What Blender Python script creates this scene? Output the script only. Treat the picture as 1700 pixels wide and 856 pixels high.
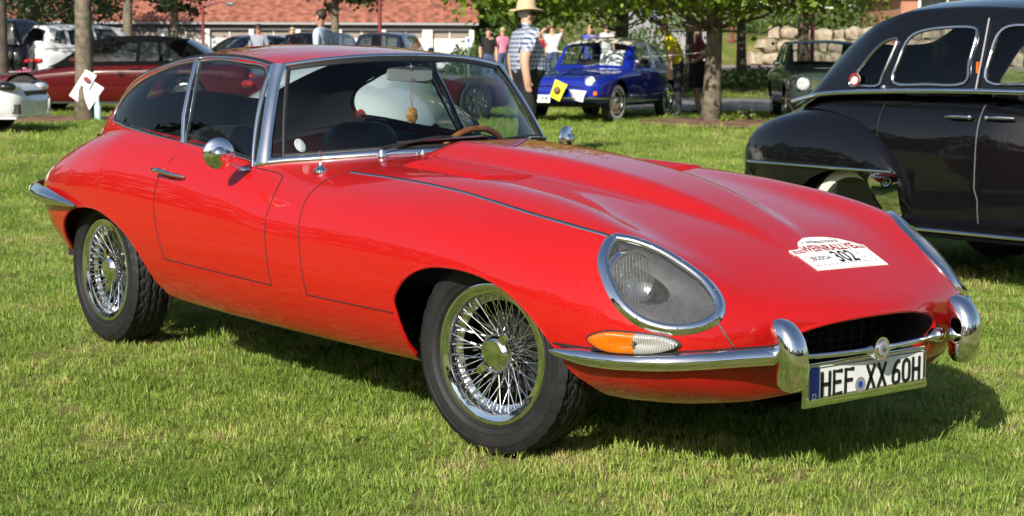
import bpy, bmesh, math, random
import numpy as np
from math import sin, cos, pi, radians, sqrt
from mathutils import Vector, Matrix
from mathutils.bvhtree import BVHTree
for o in list(bpy.data.objects): bpy.data.objects.remove(o)
SC = bpy.context.scene; COL = SC.collection
random.seed(7); RNG = np.random.default_rng(7)
# ---------------------------------------------------------------- camera, sky, sun, exposure
CAMP = np.array([4.155, -3.965, 1.247]); YAW, PITCH, ROLL = radians(141.09), radians(-6.715), radians(.23)
cd = bpy.data.cameras.new('camera'); cam = bpy.data.objects.new('camera', cd); COL.objects.link(cam); SC.camera = cam
_f = Vector((cos(YAW)*cos(PITCH), sin(YAW)*cos(PITCH), sin(PITCH))); _r = _f.cross(Vector((0, 0, 1))).normalized(); _u = _r.cross(_f)
_R = _r*cos(ROLL) + _u*sin(ROLL); _U = _u*cos(ROLL) - _r*sin(ROLL)
cam.matrix_world = Matrix(((_R.x, _U.x, -_f.x, CAMP[0]), (_R.y, _U.y, -_f.y, CAMP[1]), (_R.z, _U.z, -_f.z, CAMP[2]), (0, 0, 0, 1)))
cd.sensor_width = 36; cd.lens = 2866/1700*36; cd.clip_start = .1; cd.clip_end = 2000
cd.dof.use_dof = True; cd.dof.focus_distance = 5.3; cd.dof.aperture_fstop = 9.0
SUN_AZ = math.atan2(-.89, .46); SUN_EL = radians(31.5)     # direction towards the sun
W = bpy.data.worlds.new('World'); SC.world = W; W.use_nodes = True
nt = W.node_tree; sky = nt.nodes.new('ShaderNodeTexSky'); sky.sky_type = 'NISHITA'; sky.sun_disc = False
sky.sun_elevation = SUN_EL; sky.sun_rotation = pi/2 - SUN_AZ; sky.air_density = 1.0; sky.dust_density = 1.5
bg = nt.nodes['Background']; bg.inputs[1].default_value = .085; nt.links.new(sky.outputs[0], bg.inputs[0])
sd = bpy.data.lights.new('sun', 'SUN'); sd.energy = 4.8; sd.angle = radians(.53); sd.color = (1, .93, .82)
sun = bpy.data.objects.new('sun', sd); COL.objects.link(sun)
sun.rotation_euler = Vector((cos(SUN_AZ)*cos(SUN_EL), sin(SUN_AZ)*cos(SUN_EL), sin(SUN_EL))).to_track_quat('Z', 'Y').to_euler()
SC.view_settings.view_transform = 'Standard'; SC.view_settings.look = 'None'; SC.view_settings.gamma = 1
SC.view_settings.exposure = 0.52; SC.view_settings.use_curve_mapping = False
SC.cycles.use_denoising = True; SC.cycles.use_adaptive_sampling = True; SC.cycles.adaptive_threshold = .02; SC.cycles.max_bounces = 7; SC.cycles.transparent_max_bounces = 14; SC.cycles.sample_clamp_indirect = 6
SC.cycles.caustics_reflective = False; SC.cycles.caustics_refractive = False
# ---------------------------------------------------------------- materials
MAT = {}
def M(name, col, rough=.5, metal=0., coat=0., spec=.5, var=0., vscale=8., bump=0., bscale=60., emit=None, col2=None, trans=0., coat_rough=.03, contrast=None):
    m = bpy.data.materials.new(name); m.use_nodes = True; n = m.node_tree; b = n.nodes['Principled BSDF']
    b.inputs['Base Color'].default_value = (*col, 1); b.inputs['Roughness'].default_value = rough; b.inputs['Metallic'].default_value = metal
    b.inputs['Coat Weight'].default_value = coat; b.inputs['Coat Roughness'].default_value = coat_rough; b.inputs['Specular IOR Level'].default_value = spec
    tc = n.nodes.new('ShaderNodeTexCoord')
    if var or col2:
        t = n.nodes.new('ShaderNodeTexNoise'); t.inputs['Scale'].default_value = vscale; t.inputs['Detail'].default_value = 6
        n.links.new(tc.outputs['Object'], t.inputs['Vector'])
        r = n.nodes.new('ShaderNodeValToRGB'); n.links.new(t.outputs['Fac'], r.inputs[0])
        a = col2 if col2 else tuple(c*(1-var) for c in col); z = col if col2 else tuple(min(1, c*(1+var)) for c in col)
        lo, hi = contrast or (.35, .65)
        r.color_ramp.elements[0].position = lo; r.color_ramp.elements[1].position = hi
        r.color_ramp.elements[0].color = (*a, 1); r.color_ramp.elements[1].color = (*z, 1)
        n.links.new(r.outputs[0], b.inputs['Base Color'])
    if bump:
        t2 = n.nodes.new('ShaderNodeTexNoise'); t2.inputs['Scale'].default_value = bscale; t2.inputs['Detail'].default_value = 5
        n.links.new(tc.outputs['Object'], t2.inputs['Vector'])
        bp = n.nodes.new('ShaderNodeBump'); bp.inputs['Strength'].default_value = bump; bp.inputs['Distance'].default_value = .02
        n.links.new(t2.outputs['Fac'], bp.inputs['Height']); n.links.new(bp.outputs[0], b.inputs['Normal'])
    if trans:
        tr = n.nodes.new('ShaderNodeBsdfTranslucent'); mx = n.nodes.new('ShaderNodeMixShader'); mx.inputs[0].default_value = trans
        out = n.nodes['Material Output']
        src = b.inputs['Base Color'].links[0].from_socket if b.inputs['Base Color'].links else None
        if src: n.links.new(src, tr.inputs[0])
        else: tr.inputs[0].default_value = (*col, 1)
        n.links.new(b.outputs[0], mx.inputs[1]); n.links.new(tr.outputs[0], mx.inputs[2]); n.links.new(mx.outputs[0], out.inputs[0])
    if emit:
        b.inputs['Emission Color'].default_value = (*emit[0], 1); b.inputs['Emission Strength'].default_value = emit[1]
    MAT[name] = m; return m
def ribbed(name, col, rough, scale, strength=.5, metal=0.):
    """moulded lamp lens with fine vertical ribs"""
    m = M(name, col, rough, metal, .6); n = m.node_tree; b = n.nodes['Principled BSDF']; tc = n.nodes.new('ShaderNodeTexCoord'); w = n.nodes.new('ShaderNodeTexWave'); w.inputs['Scale'].default_value = scale; w.bands_direction = 'X'; n.links.new(tc.outputs['Object'], w.inputs['Vector'])
    bp = n.nodes.new('ShaderNodeBump'); bp.inputs['Strength'].default_value = strength; bp.inputs['Distance'].default_value = .004; n.links.new(w.outputs['Fac'], bp.inputs['Height']); n.links.new(bp.outputs[0], b.inputs['Normal'])
    r = n.nodes.new('ShaderNodeValToRGB'); r.color_ramp.elements[0].color = (*[c*.55 for c in col], 1); r.color_ramp.elements[1].color = (*col, 1); n.links.new(w.outputs['Fac'], r.inputs[0]); n.links.new(r.outputs[0], b.inputs['Base Color']); return m
def glass(name, tint, refl=1., dirt=0.):
    m = bpy.data.materials.new(name); m.use_nodes = True; n = m.node_tree; n.nodes.remove(n.nodes['Principled BSDF'])
    t = n.nodes.new('ShaderNodeBsdfTransparent'); t.inputs[0].default_value = (*tint, 1)
    g = n.nodes.new('ShaderNodeBsdfGlossy'); g.inputs['Roughness'].default_value = .01
    lw = n.nodes.new('ShaderNodeLayerWeight'); lw.inputs[0].default_value = .5
    pw = n.nodes.new('ShaderNodeMath'); pw.operation = 'POWER'; pw.inputs[1].default_value = 5; n.links.new(lw.outputs['Facing'], pw.inputs[0])
    f = n.nodes.new('ShaderNodeMath'); f.operation = 'MULTIPLY_ADD'; f.inputs[1].default_value = .92; f.inputs[2].default_value = .055; n.links.new(pw.outputs[0], f.inputs[0])
    mu = n.nodes.new('ShaderNodeMath'); mu.operation = 'MULTIPLY'; mu.inputs[1].default_value = refl; mu.use_clamp = True
    mx = n.nodes.new('ShaderNodeMixShader'); n.links.new(f.outputs[0], mu.inputs[0]); n.links.new(mu.outputs[0], mx.inputs[0])
    n.links.new(t.outputs[0], mx.inputs[1]); n.links.new(g.outputs[0], mx.inputs[2]); last = mx
    if dirt:
        d = n.nodes.new('ShaderNodeBsdfDiffuse'); d.inputs[0].default_value = (.6, .6, .58, 1); m2 = n.nodes.new('ShaderNodeMixShader')
        nz = n.nodes.new('ShaderNodeTexNoise'); nz.inputs['Scale'].default_value = 25; nz.inputs['Detail'].default_value = 8
        m3 = n.nodes.new('ShaderNodeMath'); m3.operation = 'MULTIPLY'; m3.inputs[1].default_value = dirt; n.links.new(nz.outputs['Fac'], m3.inputs[0])
        n.links.new(m3.outputs[0], m2.inputs[0]); n.links.new(mx.outputs[0], m2.inputs[1]); n.links.new(d.outputs[0], m2.inputs[2]); last = m2
    n.links.new(last.outputs[0], n.nodes['Material Output'].inputs[0]); MAT[name] = m; return m
def paint(name, col, rough=.35, flake=.04, coat=1., dust=(.35, .33, .3), dustamt=.0):
    m = M(name, col, rough, 0, coat, spec=.08)
    n = m.node_tree; b = n.nodes['Principled BSDF']; tc = n.nodes.new('ShaderNodeTexCoord')
    # tiny orange peel and faint polish marks in the lacquer
    t = n.nodes.new('ShaderNodeTexNoise'); t.inputs['Scale'].default_value = 3.; t.inputs['Detail'].default_value = 3; n.links.new(tc.outputs['Object'], t.inputs['Vector'])
    bp = n.nodes.new('ShaderNodeBump'); bp.inputs['Strength'].default_value = flake; bp.inputs['Distance'].default_value = .01
    n.links.new(t.outputs['Fac'], bp.inputs['Height']); n.links.new(bp.outputs[0], b.inputs['Coat Normal'])
    if dustamt:
        s = n.nodes.new('ShaderNodeTexNoise'); s.inputs['Scale'].default_value = 90; s.inputs['Detail'].default_value = 8; n.links.new(tc.outputs['Object'], s.inputs['Vector'])
        r = n.nodes.new('ShaderNodeValToRGB'); r.color_ramp.elements[0].position = .62; r.color_ramp.elements[1].position = .9
        r.color_ramp.elements[0].color = (*col, 1); r.color_ramp.elements[1].color = (*[c*(1-dustamt)+d*dustamt for c, d in zip(col, dust)], 1)
        n.links.new(s.outputs['Fac'], r.inputs[0]); n.links.new(r.outputs[0], b.inputs['Base Color'])
        s2 = n.nodes.new('ShaderNodeTexNoise'); s2.inputs['Scale'].default_value = 6; s2.inputs['Detail'].default_value = 8; n.links.new(tc.outputs['Object'], s2.inputs['Vector'])
        r2 = n.nodes.new('ShaderNodeMapRange'); r2.inputs[3].default_value = .005; r2.inputs[4].default_value = .035; n.links.new(s2.outputs['Fac'], r2.inputs[0]); n.links.new(r2.outputs[0], b.inputs['Coat Roughness'])
    return m
# ---------------------------------------------------------------- tables, polygons, meshes
def pchip(tab):
    t = sorted(tab); X = np.array([a[0] for a in t], float); Y = np.array([a[1] for a in t], float)
    h = np.diff(X); d = np.diff(Y)/h; m = np.zeros(len(X))
    for i in range(1, len(X)-1):
        if d[i-1]*d[i] > 0:
            w1, w2 = 2*h[i]+h[i-1], h[i]+2*h[i-1]; m[i] = (w1+w2)/(w1/d[i-1]+w2/d[i])
    m[0] = d[0]; m[-1] = d[-1]
    def f(x):
        x = np.clip(np.asarray(x, float), X[0], X[-1]); i = np.clip(np.searchsorted(X, x)-1, 0, len(h)-1)
        s = (x-X[i])/h[i]; s2 = s*s; s3 = s2*s
        return (2*s3-3*s2+1)*Y[i]+(s3-2*s2+s)*h[i]*m[i]+(-2*s3+3*s2)*Y[i+1]+(s3-s2)*h[i]*m[i+1]
    return f
def smooth(P, n=8, closed=False):
    """Catmull-Rom through points"""
    P = [np.array(p, float) for p in P]; N = len(P); out = []
    for i in range(N if closed else N-1):
        if closed: a, b, c, d = P[i-1], P[i], P[(i+1) % N], P[(i+2) % N]
        else: a, b, c, d = P[max(i-1, 0)], P[i], P[i+1], P[min(i+2, N-1)]
        for k in range(n):
            t = k/n; out.append(.5*((2*b)+(-a+c)*t+(2*a-5*b+4*c-d)*t*t+(-a+3*b-3*c+d)*t**3))
    if not closed: out.append(P[-1])
    return out
def grid_faces(V):
    nu, nv = V.shape[:2]; L = [[tuple(map(float, V[i, j])) for j in range(nv)] for i in range(nu)]; out = []
    for i in range(nu-1):
        for j in range(nv-1):
            f = [L[i][j], L[i+1][j], L[i+1][j+1], L[i][j+1]]; g = []
            for p in f:
                if not g or p != g[-1]: g.append(p)
            if g[0] == g[-1]: g.pop()
            if len(g) > 2: out.append(g)
    return out
def split(f, s):
    A, B = [], []; n = len(f)
    for i in range(n):
        p, q, a, b = f[i], f[(i+1) % n], s[i], s[(i+1) % n]
        if a >= 0: A.append(p)
        if a <= 0: B.append(p)
        if a*b < 0:
            t = a/(a-b); r = tuple(p[k]+(q[k]-p[k])*t for k in range(3)); A.append(r); B.append(r)
    return A, B
def inpoly(P, Q):
    x, y = Q[:, 0], Q[:, 1]; r = np.zeros(len(Q), bool); n = len(P)
    for i in range(n):
        x0, y0 = P[i]; x1, y1 = P[(i+1) % n]
        if y0 == y1: continue
        c = (y0 > y) != (y1 > y); r ^= c & (x < (x1-x0)*(y-y0)/(y1-y0)+x0)
    return r
def cut(faces, poly, ax=(0, 2)):
    """split a polygon soup along an outline seen along one axis; returns (inside, outside)"""
    if not faces: return [], []
    i, j = ax; poly = [(float(p[0]), float(p[1])) for p in poly]; n = len(poly)
    C = np.array([[sum(p[i] for p in f)/len(f), sum(p[j] for p in f)/len(f)] for f in faces])
    Rr = np.array([max((p[i]-c[0])**2+(p[j]-c[1])**2 for p in f) for f, c in zip(faces, C)])**.5
    A = np.array(poly); Bq = np.roll(A, -1, 0); D = Bq-A; L2 = np.maximum((D**2).sum(1), 1e-12)
    t = np.clip(((C[:, None]-A[None])*D[None]).sum(2)/L2, 0, 1); dist = np.sqrt(((C[:, None]-A[None]-t[..., None]*D[None])**2).sum(2))
    near = dist <= Rr[:, None]+1e-9; anyn = near.any(1); ins = inpoly(poly, C); I, O = [], []
    for k, f in enumerate(faces):
        if not anyn[k]: (I if ins[k] else O).append(f); continue
        ps = [f]
        for q in np.nonzero(near[k])[0]:
            a, d = A[q], D[q]; nx = []
            for g in ps:
                s = [d[0]*(p[j]-a[1])-d[1]*(p[i]-a[0]) for p in g]; s = [0 if abs(v) < 1e-10 else v for v in s]
                if max(s) <= 0 or min(s) >= 0: nx.append(g); continue
                for h in split(g, s):
                    if len(h) > 2: nx.append(h)
            ps = nx
        cc = np.array([[sum(p[i] for p in g)/len(g), sum(p[j] for p in g)/len(g)] for g in ps]); w = inpoly(poly, cc)
        for g, b in zip(ps, w): (I if b else O).append(g)
    return I, O
def mirror(faces): return [[(x, -y, z) for x, y, z in f][::-1] for f in faces]
class Surf:
    """remembers a dense sheet so that cut panels keep its smooth normals"""
    def __init__(s, V):
        nu, nv = V.shape[:2]; du = np.gradient(V, axis=0); dv = np.gradient(V, axis=1); n = np.cross(du, dv); l = np.linalg.norm(n, axis=2, keepdims=True)
        n = n/np.maximum(l, 1e-12); s.N = n.reshape(-1, 3); s.P = V.reshape(-1, 3)
        s.F = [(i*nv+j, (i+1)*nv+j, (i+1)*nv+j+1, i*nv+j+1) for i in range(nu-1) for j in range(nv-1)]
        s.bvh = BVHTree.FromPolygons([Vector(p) for p in s.P], s.F); s.sign = 1
    def at(s, p):
        loc, nn, fi, d = s.bvh.find_nearest(Vector(p)); w = 0; N = np.zeros(3)
        for v in s.F[fi]:
            k = 1/(np.sum((s.P[v]-np.array(loc))**2)+1e-9); N += k*s.N[v]; w += k
        return np.array(loc), s.sign*N/max(np.linalg.norm(N), 1e-9)
    def cast(s, o, d):
        h = s.bvh.ray_cast(Vector(o), Vector(d)); return np.array(h[0]) if h[0] else None
def link(name, me, mat, parent=None):
    o = bpy.data.objects.new(name, me); COL.objects.link(o)
    if mat is not None and not me.materials:
        for m in (mat if isinstance(mat, (list, tuple)) else [mat]): me.materials.append(MAT[m] if isinstance(m, str) else m)
    if parent: o.parent = parent
    return o
def panel(name, faces, mat, parent=None, surf=None, flip=False, sym=False, off=0.):
    """soup -> one mesh; surf gives smooth normals; sym adds the mirrored half"""
    ids, V, F = {}, [], []
    allf = faces + (mirror(faces) if sym else [])
    for f in allf:
        g = []
        for p in f:
            k = (round(p[0], 5), round(p[1], 5), round(p[2], 5))
            if k not in ids: ids[k] = len(V); V.append(p)
            if not g or ids[k] != g[-1]: g.append(ids[k])
        if g and g[0] == g[-1]: g.pop()
        if len(set(g)) == len(g) and len(g) > 2: F.append(g[::-1] if flip else g)
    N = None
    if surf and F:
        f0 = F[len(F)//2]; a, b, c = (np.array(V[i]) for i in f0[:3]); q = (a+b+c)/3; k = -1 if (q[1] < 0 and sym) else 1
        nn = surf.at((q[0], q[1]*k, q[2]))[1]*np.array((1, k, 1))
        if np.cross(b-a, c-a)@nn < 0: F = [g[::-1] for g in F]
    if surf:
        N = []
        for p in V:
            if p[1] < 0 and sym: l, n = surf.at((p[0], -p[1], p[2])); n = np.array((n[0], -n[1], n[2]))
            else: l, n = surf.at(p)
            if sym and abs(p[1]) < 1e-4: n = np.array((n[0], 0, n[2])); n = n/np.linalg.norm(n)
            N.append(n)
        if off: V = [tuple(np.array(p)+n*off) for p, n in zip(V, N)]
    me = bpy.data.meshes.new(name); me.from_pydata(V, [], F); me.shade_smooth()
    if N: me.normals_split_custom_set_from_vertices([tuple(n) for n in N])
    return link(name, me, mat, parent)
class B:
    """collects shapes, then builds one mesh"""
    def __init__(s): s.V, s.F, s.m = [], [], []
    def add(s, V, F, mi=0):
        b = len(s.V); s.V += [tuple(map(float, v)) for v in V]; s.F += [[b+i for i in f] for f in F]; s.m += [mi]*len(F); return s
    def box(s, c, d, rot=None, mi=0, taper=1.):
        V = []
        for z in (-.5, .5):
            k = taper if z > 0 else 1
            for x, y in ((-.5, -.5), (.5, -.5), (.5, .5), (-.5, .5)): V.append(np.array((x*d[0]*k, y*d[1]*k, z*d[2])))
        if rot is not None: R = np.array(rot); V = [R@v for v in V]
        return s.add([v+np.array(c) for v in V], [(3, 2, 1, 0), (4, 5, 6, 7), (0, 1, 5, 4), (1, 2, 6, 5), (2, 3, 7, 6), (3, 0, 4, 7)], mi)
    def sweep(s, path, prof, closed=False, normals=None, cap=True, mi=0, scale=None):
        """prof: list of (side, up) offsets; normals: up vectors along the path"""
        P = np.array(path, float); n = len(P); m = len(prof); V = []
        T = (np.roll(P, -1, 0)-np.roll(P, 1, 0)) if closed else np.gradient(P, axis=0)
        T /= np.maximum(np.linalg.norm(T, axis=1, keepdims=True), 1e-9)
        if normals is None:
            up = np.array((0, 0, 1.)) if abs(T[0][2]) < .9 else np.array((1., 0, 0)); normals = []
            for t in T: up = up-t*(up@t); up /= max(np.linalg.norm(up), 1e-9); normals.append(up)
        for k in range(n):
            u = np.array(normals[k], float); u = u-T[k]*(u@T[k]); u /= max(np.linalg.norm(u), 1e-9); sd = np.cross(T[k], u); q = 1 if scale is None else scale[k]
            for a, b in prof: V.append(P[k]+(sd*a+u*b)*q)
        F = [(i*m+j, i*m+(j+1) % m, ((i+1) % n)*m+(j+1) % m, ((i+1) % n)*m+j) for i in range(n if closed else n-1) for j in range(m)]
        if cap and not closed: F += [tuple(range(m))[::-1], tuple((n-1)*m+j for j in range(m))]
        return s.add(V, F, mi)
    def tube(s, path, r, k=8, closed=False, mi=0, scale=None, flat=1., normals=None):
        return s.sweep(path, [(r*cos(2*pi*i/k), r*flat*sin(2*pi*i/k)) for i in range(k)], closed, normals, mi=mi, scale=scale)
    def lathe(s, prof, c=(0, 0, 0), axis=1, n=32, mi=0, a0=0., a1=2*pi):
        """prof: (radius, offset along axis)"""
        V = []; full = abs(a1-a0-2*pi) < 1e-6; N = n if full else n+1
        for i in range(N):
            a = a0+(a1-a0)*i/n
            for r, h in prof:
                p = [0, 0, 0]; p[axis] = h; p[(axis+1) % 3] = r*cos(a); p[(axis+2) % 3] = r*sin(a); V.append(np.array(p)+np.array(c))
        m = len(prof); F = [(i*m+j, ((i+1) % N)*m+j, ((i+1) % N)*m+j+1, i*m+j+1) for i in range(n) for j in range(m-1)]
        return s.add(V, F, mi)
    def ball(s, c, r, n=12, mi=0):
        r = np.array(r)*np.ones(3); V = []; 
        for i in range(n+1):
            for j in range(2*n): a, b = pi*i/n, pi*j/n; V.append(np.array(c)+r*np.array((sin(a)*cos(b), sin(a)*sin(b), cos(a))))
        return s.add(V, [(i*2*n+j, (i+1)*2*n+j, (i+1)*2*n+(j+1) % (2*n), i*2*n+(j+1) % (2*n)) for i in range(n) for j in range(2*n)], mi)
    def prism(s, poly, h, M4=None, mi=0):
        """poly in the xy plane, thickness h along z"""
        n = len(poly); V = [(p[0], p[1], 0) for p in poly]+[(p[0], p[1], h) for p in poly]
        if M4 is not None: V = [tuple(M4@Vector(v)) for v in V]
        return s.add(V, [tuple(range(n))[::-1], tuple(range(n, 2*n))]+[(i, (i+1) % n, n+(i+1) % n, n+i) for i in range(n)], mi)
    def grid(s, V, mi=0):
        nu, nv = V.shape[:2]; return s.add(V.reshape(-1, 3), [(i*nv+j, (i+1)*nv+j, (i+1)*nv+j+1, i*nv+j+1) for i in range(nu-1) for j in range(nv-1)], mi)
    def mesh(s, name, smooth_deg=None, merge=0.):
        me = bpy.data.meshes.new(name); me.from_pydata(s.V, [], s.F)
        if any(s.m): me.polygons.foreach_set('material_index', s.m)
        bm = bmesh.new(); bm.from_mesh(me)
        if merge: bmesh.ops.remove_doubles(bm, verts=bm.verts, dist=merge)
        bmesh.ops.recalc_face_normals(bm, faces=bm.faces); bm.to_mesh(me); bm.free()
        if smooth_deg is not None:
            me.shade_smooth()
            if smooth_deg < 180: me.set_sharp_from_angle(angle=radians(smooth_deg))
        return me
    def build(s, name, mat, parent=None, smooth_deg=40, merge=0.): return link(name, s.mesh(name, smooth_deg, merge), mat, parent)
def tag(o, label=None, cat=None, group=None, kind=None):
    if label: o['label'] = label
    if cat: o['category'] = cat
    if group: o['group'] = group
    if kind: o['kind'] = kind
    return o
def thing(name, label, cat, loc=(0, 0, 0), rz=0, group=None):
    o = bpy.data.objects.new(name, None); COL.objects.link(o); o.location = loc; o.rotation_euler = (0, 0, rz); o.empty_display_size = .1
    return tag(o, label, cat, group)
def copy_tree(o, parent=None):
    c = o.copy(); COL.objects.link(c); c.parent = parent
    for ch in list(o.children): copy_tree(ch, c)
    return c
def text_mesh(txt, size, mat, parent, M4, name='lettering', depth=.0006, align='CENTER', sx=1., spacing=1., bold=0.):
    cu = bpy.data.curves.new(name, 'FONT'); cu.body = txt; cu.size = size; cu.extrude = depth; cu.align_x = align; cu.align_y = 'CENTER'; cu.space_character = spacing; cu.offset = bold
    t = bpy.data.objects.new(name, cu); COL.objects.link(t); bpy.context.view_layer.update()
    me = bpy.data.meshes.new_from_object(t.evaluated_get(bpy.context.evaluated_depsgraph_get())); bpy.data.objects.remove(t); bpy.data.curves.remove(cu)
    me.transform(Matrix.Diagonal((sx, 1, 1, 1))); me.transform(M4); me.materials.clear(); return link(name, me, mat, parent)
def frame4(o, x, y, z=None):
    """matrix with given origin and axes"""
    x = Vector(x).normalized(); y = Vector(y); z = x.cross(y).normalized(); y = z.cross(x)
    return Matrix(((x.x, y.x, z.x, o[0]), (x.y, y.y, z.y, o[1]), (x.z, y.z, z.z, o[2]), (0, 0, 0, 1)))
# ================================================================ the red coupe
# front axle at the origin, nose along +x, tables run along x
ZT = pchip([(.945,.500),(.93,.520),(.90,.541),(.85,.567),(.80,.592),(.70,.640),(.60,.682),(.50,.716),(.35,.752),(.2,.782),(0,.812),(-.3,.845),(-.6,.868),(-.9,.885),(-1.2,.903),(-1.5,.945),(-1.8,.985),(-2.1,1.01),(-2.45,1.02),(-2.7,.995),(-3.,.93),(-3.2,.865),(-3.4,.775),(-3.55,.69),(-3.66,.60),(-3.69,.57)])
YW = pchip([(.945,.345),(.93,.41),(.90,.495),(.85,.585),(.80,.645),(.70,.712),(.60,.752),(.50,.776),(.35,.799),(.2,.812),(0,.822),(-.3,.827),(-2.1,.828),(-2.45,.828),(-2.7,.82),(-3.,.785),(-3.2,.735),(-3.4,.64),(-3.55,.50),(-3.66,.30),(-3.69,.18)])
ZW = pchip([(.945,.425),(.8,.44),(.5,.47),(.2,.50),(-.3,.54),(-1.,.57),(-2.,.60),(-2.7,.63),(-3.2,.63),(-3.69,.55)])
ZB = pchip([(.945,.338),(.93,.305),(.9,.283),(.8,.260),(.6,.250),(.3,.25),(-1.,.255),(-2.,.275),(-2.4,.30),(-2.7,.33),(-3.,.36),(-3.3,.40),(-3.55,.46),(-3.69,.53)])
YB = pchip([(.945,.35),(.8,.62),(.5,.76),(0,.83),(-1.,.86),(-2.,.87),(-2.7,.88),(-3.3,.8),(-3.69,.4)])
NN = pchip([(.945,2.2),(.85,2.8),(.7,3.2),(.5,3.4),(.1,3.5),(-.3,3.3),(-.7,2.95),(-1.1,2.75),(-1.4,3.0),(-2.4,3.0),(-2.7,2.8),(-3.2,2.5),(-3.69,2.1)])
CH = pchip([(.88,0),(.75,.02),(.6,.04),(.48,.048),(.1,.034),(-.4,.016),(-.9,0)])
CY = pchip([(.85,.48),(.7,.545),(.48,.60),(.1,.55),(-.9,.52)])
HB = pchip([(.7,0),(.6,.004),(.45,.018),(.25,.036),(0,.048),(-.5,.055),(-.84,.054),(-.925,.030),(-.95,0),(-1.2,0)])
WB_ = pchip([(.7,.07),(.5,.12),(.25,.18),(0,.215),(-.5,.255),(-1.2,.29),(-1.8,.3)])
BOW = pchip([(.945,.06),(.9,.045),(.8,.02),(.6,0),(-3.3,0),(-3.55,-.03),(-3.69,-.06)])
NTU, NTL, NTF = 40, 14, 5
def section(x):
    zt, yw, zw, zb, rb, n = (float(f(x)) for f in (ZT, YW, ZW, ZB, YB, NN)); P = []
    for k in range(NTU+1):
        th = (k/NTU)*pi/2; u = sin(th)**(2/n) if th > 0 else 0; v = max(cos(th), 0)**(2/n) if k < NTU else 0
        y = yw*u; z = zw+(zt-zw)*v; P.append([y, z])
    # even out the spacing near the crown
    A = np.array(P); d = np.r_[0, np.cumsum(np.hypot(*np.diff(A, axis=0).T))]; q = np.linspace(0, d[-1], NTU+1)
    A = np.stack([np.interp(q, d, A[:, 0]), np.interp(q, d, A[:, 1])], 1)
    uu = A[:, 0]/yw; A[:, 1] = zw+(zt-zw)*np.maximum(1-uu**n, 0)**(1/n)
    hb, wb = float(HB(x)), float(WB_(x)); t = np.clip((A[:, 0]/wb-.55)/.58, 0, 1); A[:, 1] += hb*(1-t*t*(3-2*t))
    A[:, 1] += float(CH(x))*np.exp(-((A[:, 0]-float(CY(x)))/.12)**2)*np.clip((yw-A[:, 0])/.08, 0, 1)
    yb = yw*rb; L = []
    for k in range(1, NTL+1):
        q = sin(k/NTL*pi/2); z = zw-(zw-zb)*q; y = yb+(yw-yb)*(1-q**2.4)**.8; L.append([y, z])
    Fl = [[yb*(1-k/NTF), zb-.0*k] for k in range(1, NTF+1)]
    A = np.vstack([A, L, Fl]); X = x-float(BOW(x))*(A[:, 0]/yw)**2
    lo = np.clip((zw-A[:, 1])/(zw-zb), 0, 1)*np.clip((x-.6)/.345, 0, 1)**2; X = X-.05*lo      # chin set back under the mouth
    return np.column_stack([X, A])
def stations(a, b, n):   # dense towards both ends
    t = np.linspace(0, 1, n); return a+(b-a)*(.55*t+.45*(1-np.cos(pi*t))/2)
XS = stations(.945, -3.69, 200)
BODY = np.array([section(x) for x in XS]); SB = Surf(BODY); SB.sign = -1
# greenhouse (roof, side glass, hatch): stations measured at the gutter
GY = pchip([(-1.52,.545),(-1.8,.562),(-2.1,.561),(-2.4,.556),(-2.7,.542),(-2.85,.518),(-3.,.475),(-3.3,.35),(-3.55,.22)])
GZ = pchip([(-1.52,1.198),(-1.6,1.214),(-1.75,1.229),(-1.95,1.234),(-2.15,1.222),(-2.4,1.186),(-2.6,1.145),(-2.8,1.066),(-3.,.965),(-3.2,.87),(-3.5,.73)])
GC = pchip([(-1.52,1.243),(-1.7,1.268),(-1.95,1.285),(-2.2,1.287),(-2.45,1.27),(-2.7,1.226),(-2.9,1.168),(-3.1,1.085),(-3.3,.975),(-3.5,.84)])
GB = pchip([(-1.42,.70),(-1.8,.695),(-2.2,.69),(-2.5,.67),(-2.8,.62),(-3.1,.53),(-3.3,.43),(-3.5,.30)])
def zbody(x, y):
    h = SB.cast((x, y, 2.5), (0, 0, -1)); return float(h[2]) if h is not None else .5
NG, NR = 16, 26
def gsec(s):
    w = np.clip((s+2.3)/.78, 0, 1)**1.3; gy, gz, gc = float(GY(s)), float(GZ(s)), float(GC(s)); xb = s+.115*w; yb = float(GB(xb)); zb = zbody(xb, yb)-.012
    P = []
    for k in range(NG+1):                       # belt to gutter, slightly bowed outwards
        t = k/NG; b = .018*4*t*(1-t); P.append((xb+(s-xb)*t, yb+(gy-yb)*t+b, zb+(gz-zb)*t))
    for k in range(1, NR+1):                    # gutter to centre
        y = gy*(1-k/NR); u = y/gy; P.append((s+.12*w*(1-u*u), y, gz+(gc-gz)*(1-u**2.3)))
    return np.array(P)
GS = np.linspace(-1.52, -3.48, 90)
GREEN = np.array([gsec(s) for s in GS]); SG = Surf(GREEN); SG.sign = 1
paint('red_paint', (.41, .0075, .0066), .38, .02, dustamt=.10)
M('chrome', (.86, .87, .88), .045, 1.); M('dull_chrome', (.6, .6, .6), .22, 1.); M('black_rubber', (.012, .012, .012), .55); M('gap_black', (.006, .006, .006), .8)
M('tyre_rubber', (.013, .013, .014), .62, var=.25, vscale=14, bump=.12, bscale=120, spec=.35); M('liner_black', (.010, .009, .009), .85); M('leather_black', (.018, .018, .02), .42, var=.3, vscale=20, bump=.1, bscale=80)
M('carpet_black', (.012, .012, .014), .95); M('lamp_grey', (.045, .047, .052), .45, var=.12, vscale=30); M('silver_reflector', (.42, .43, .45), .15, 1.); M('lens_glass', (.30, .31, .32), .2, .5)
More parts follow.
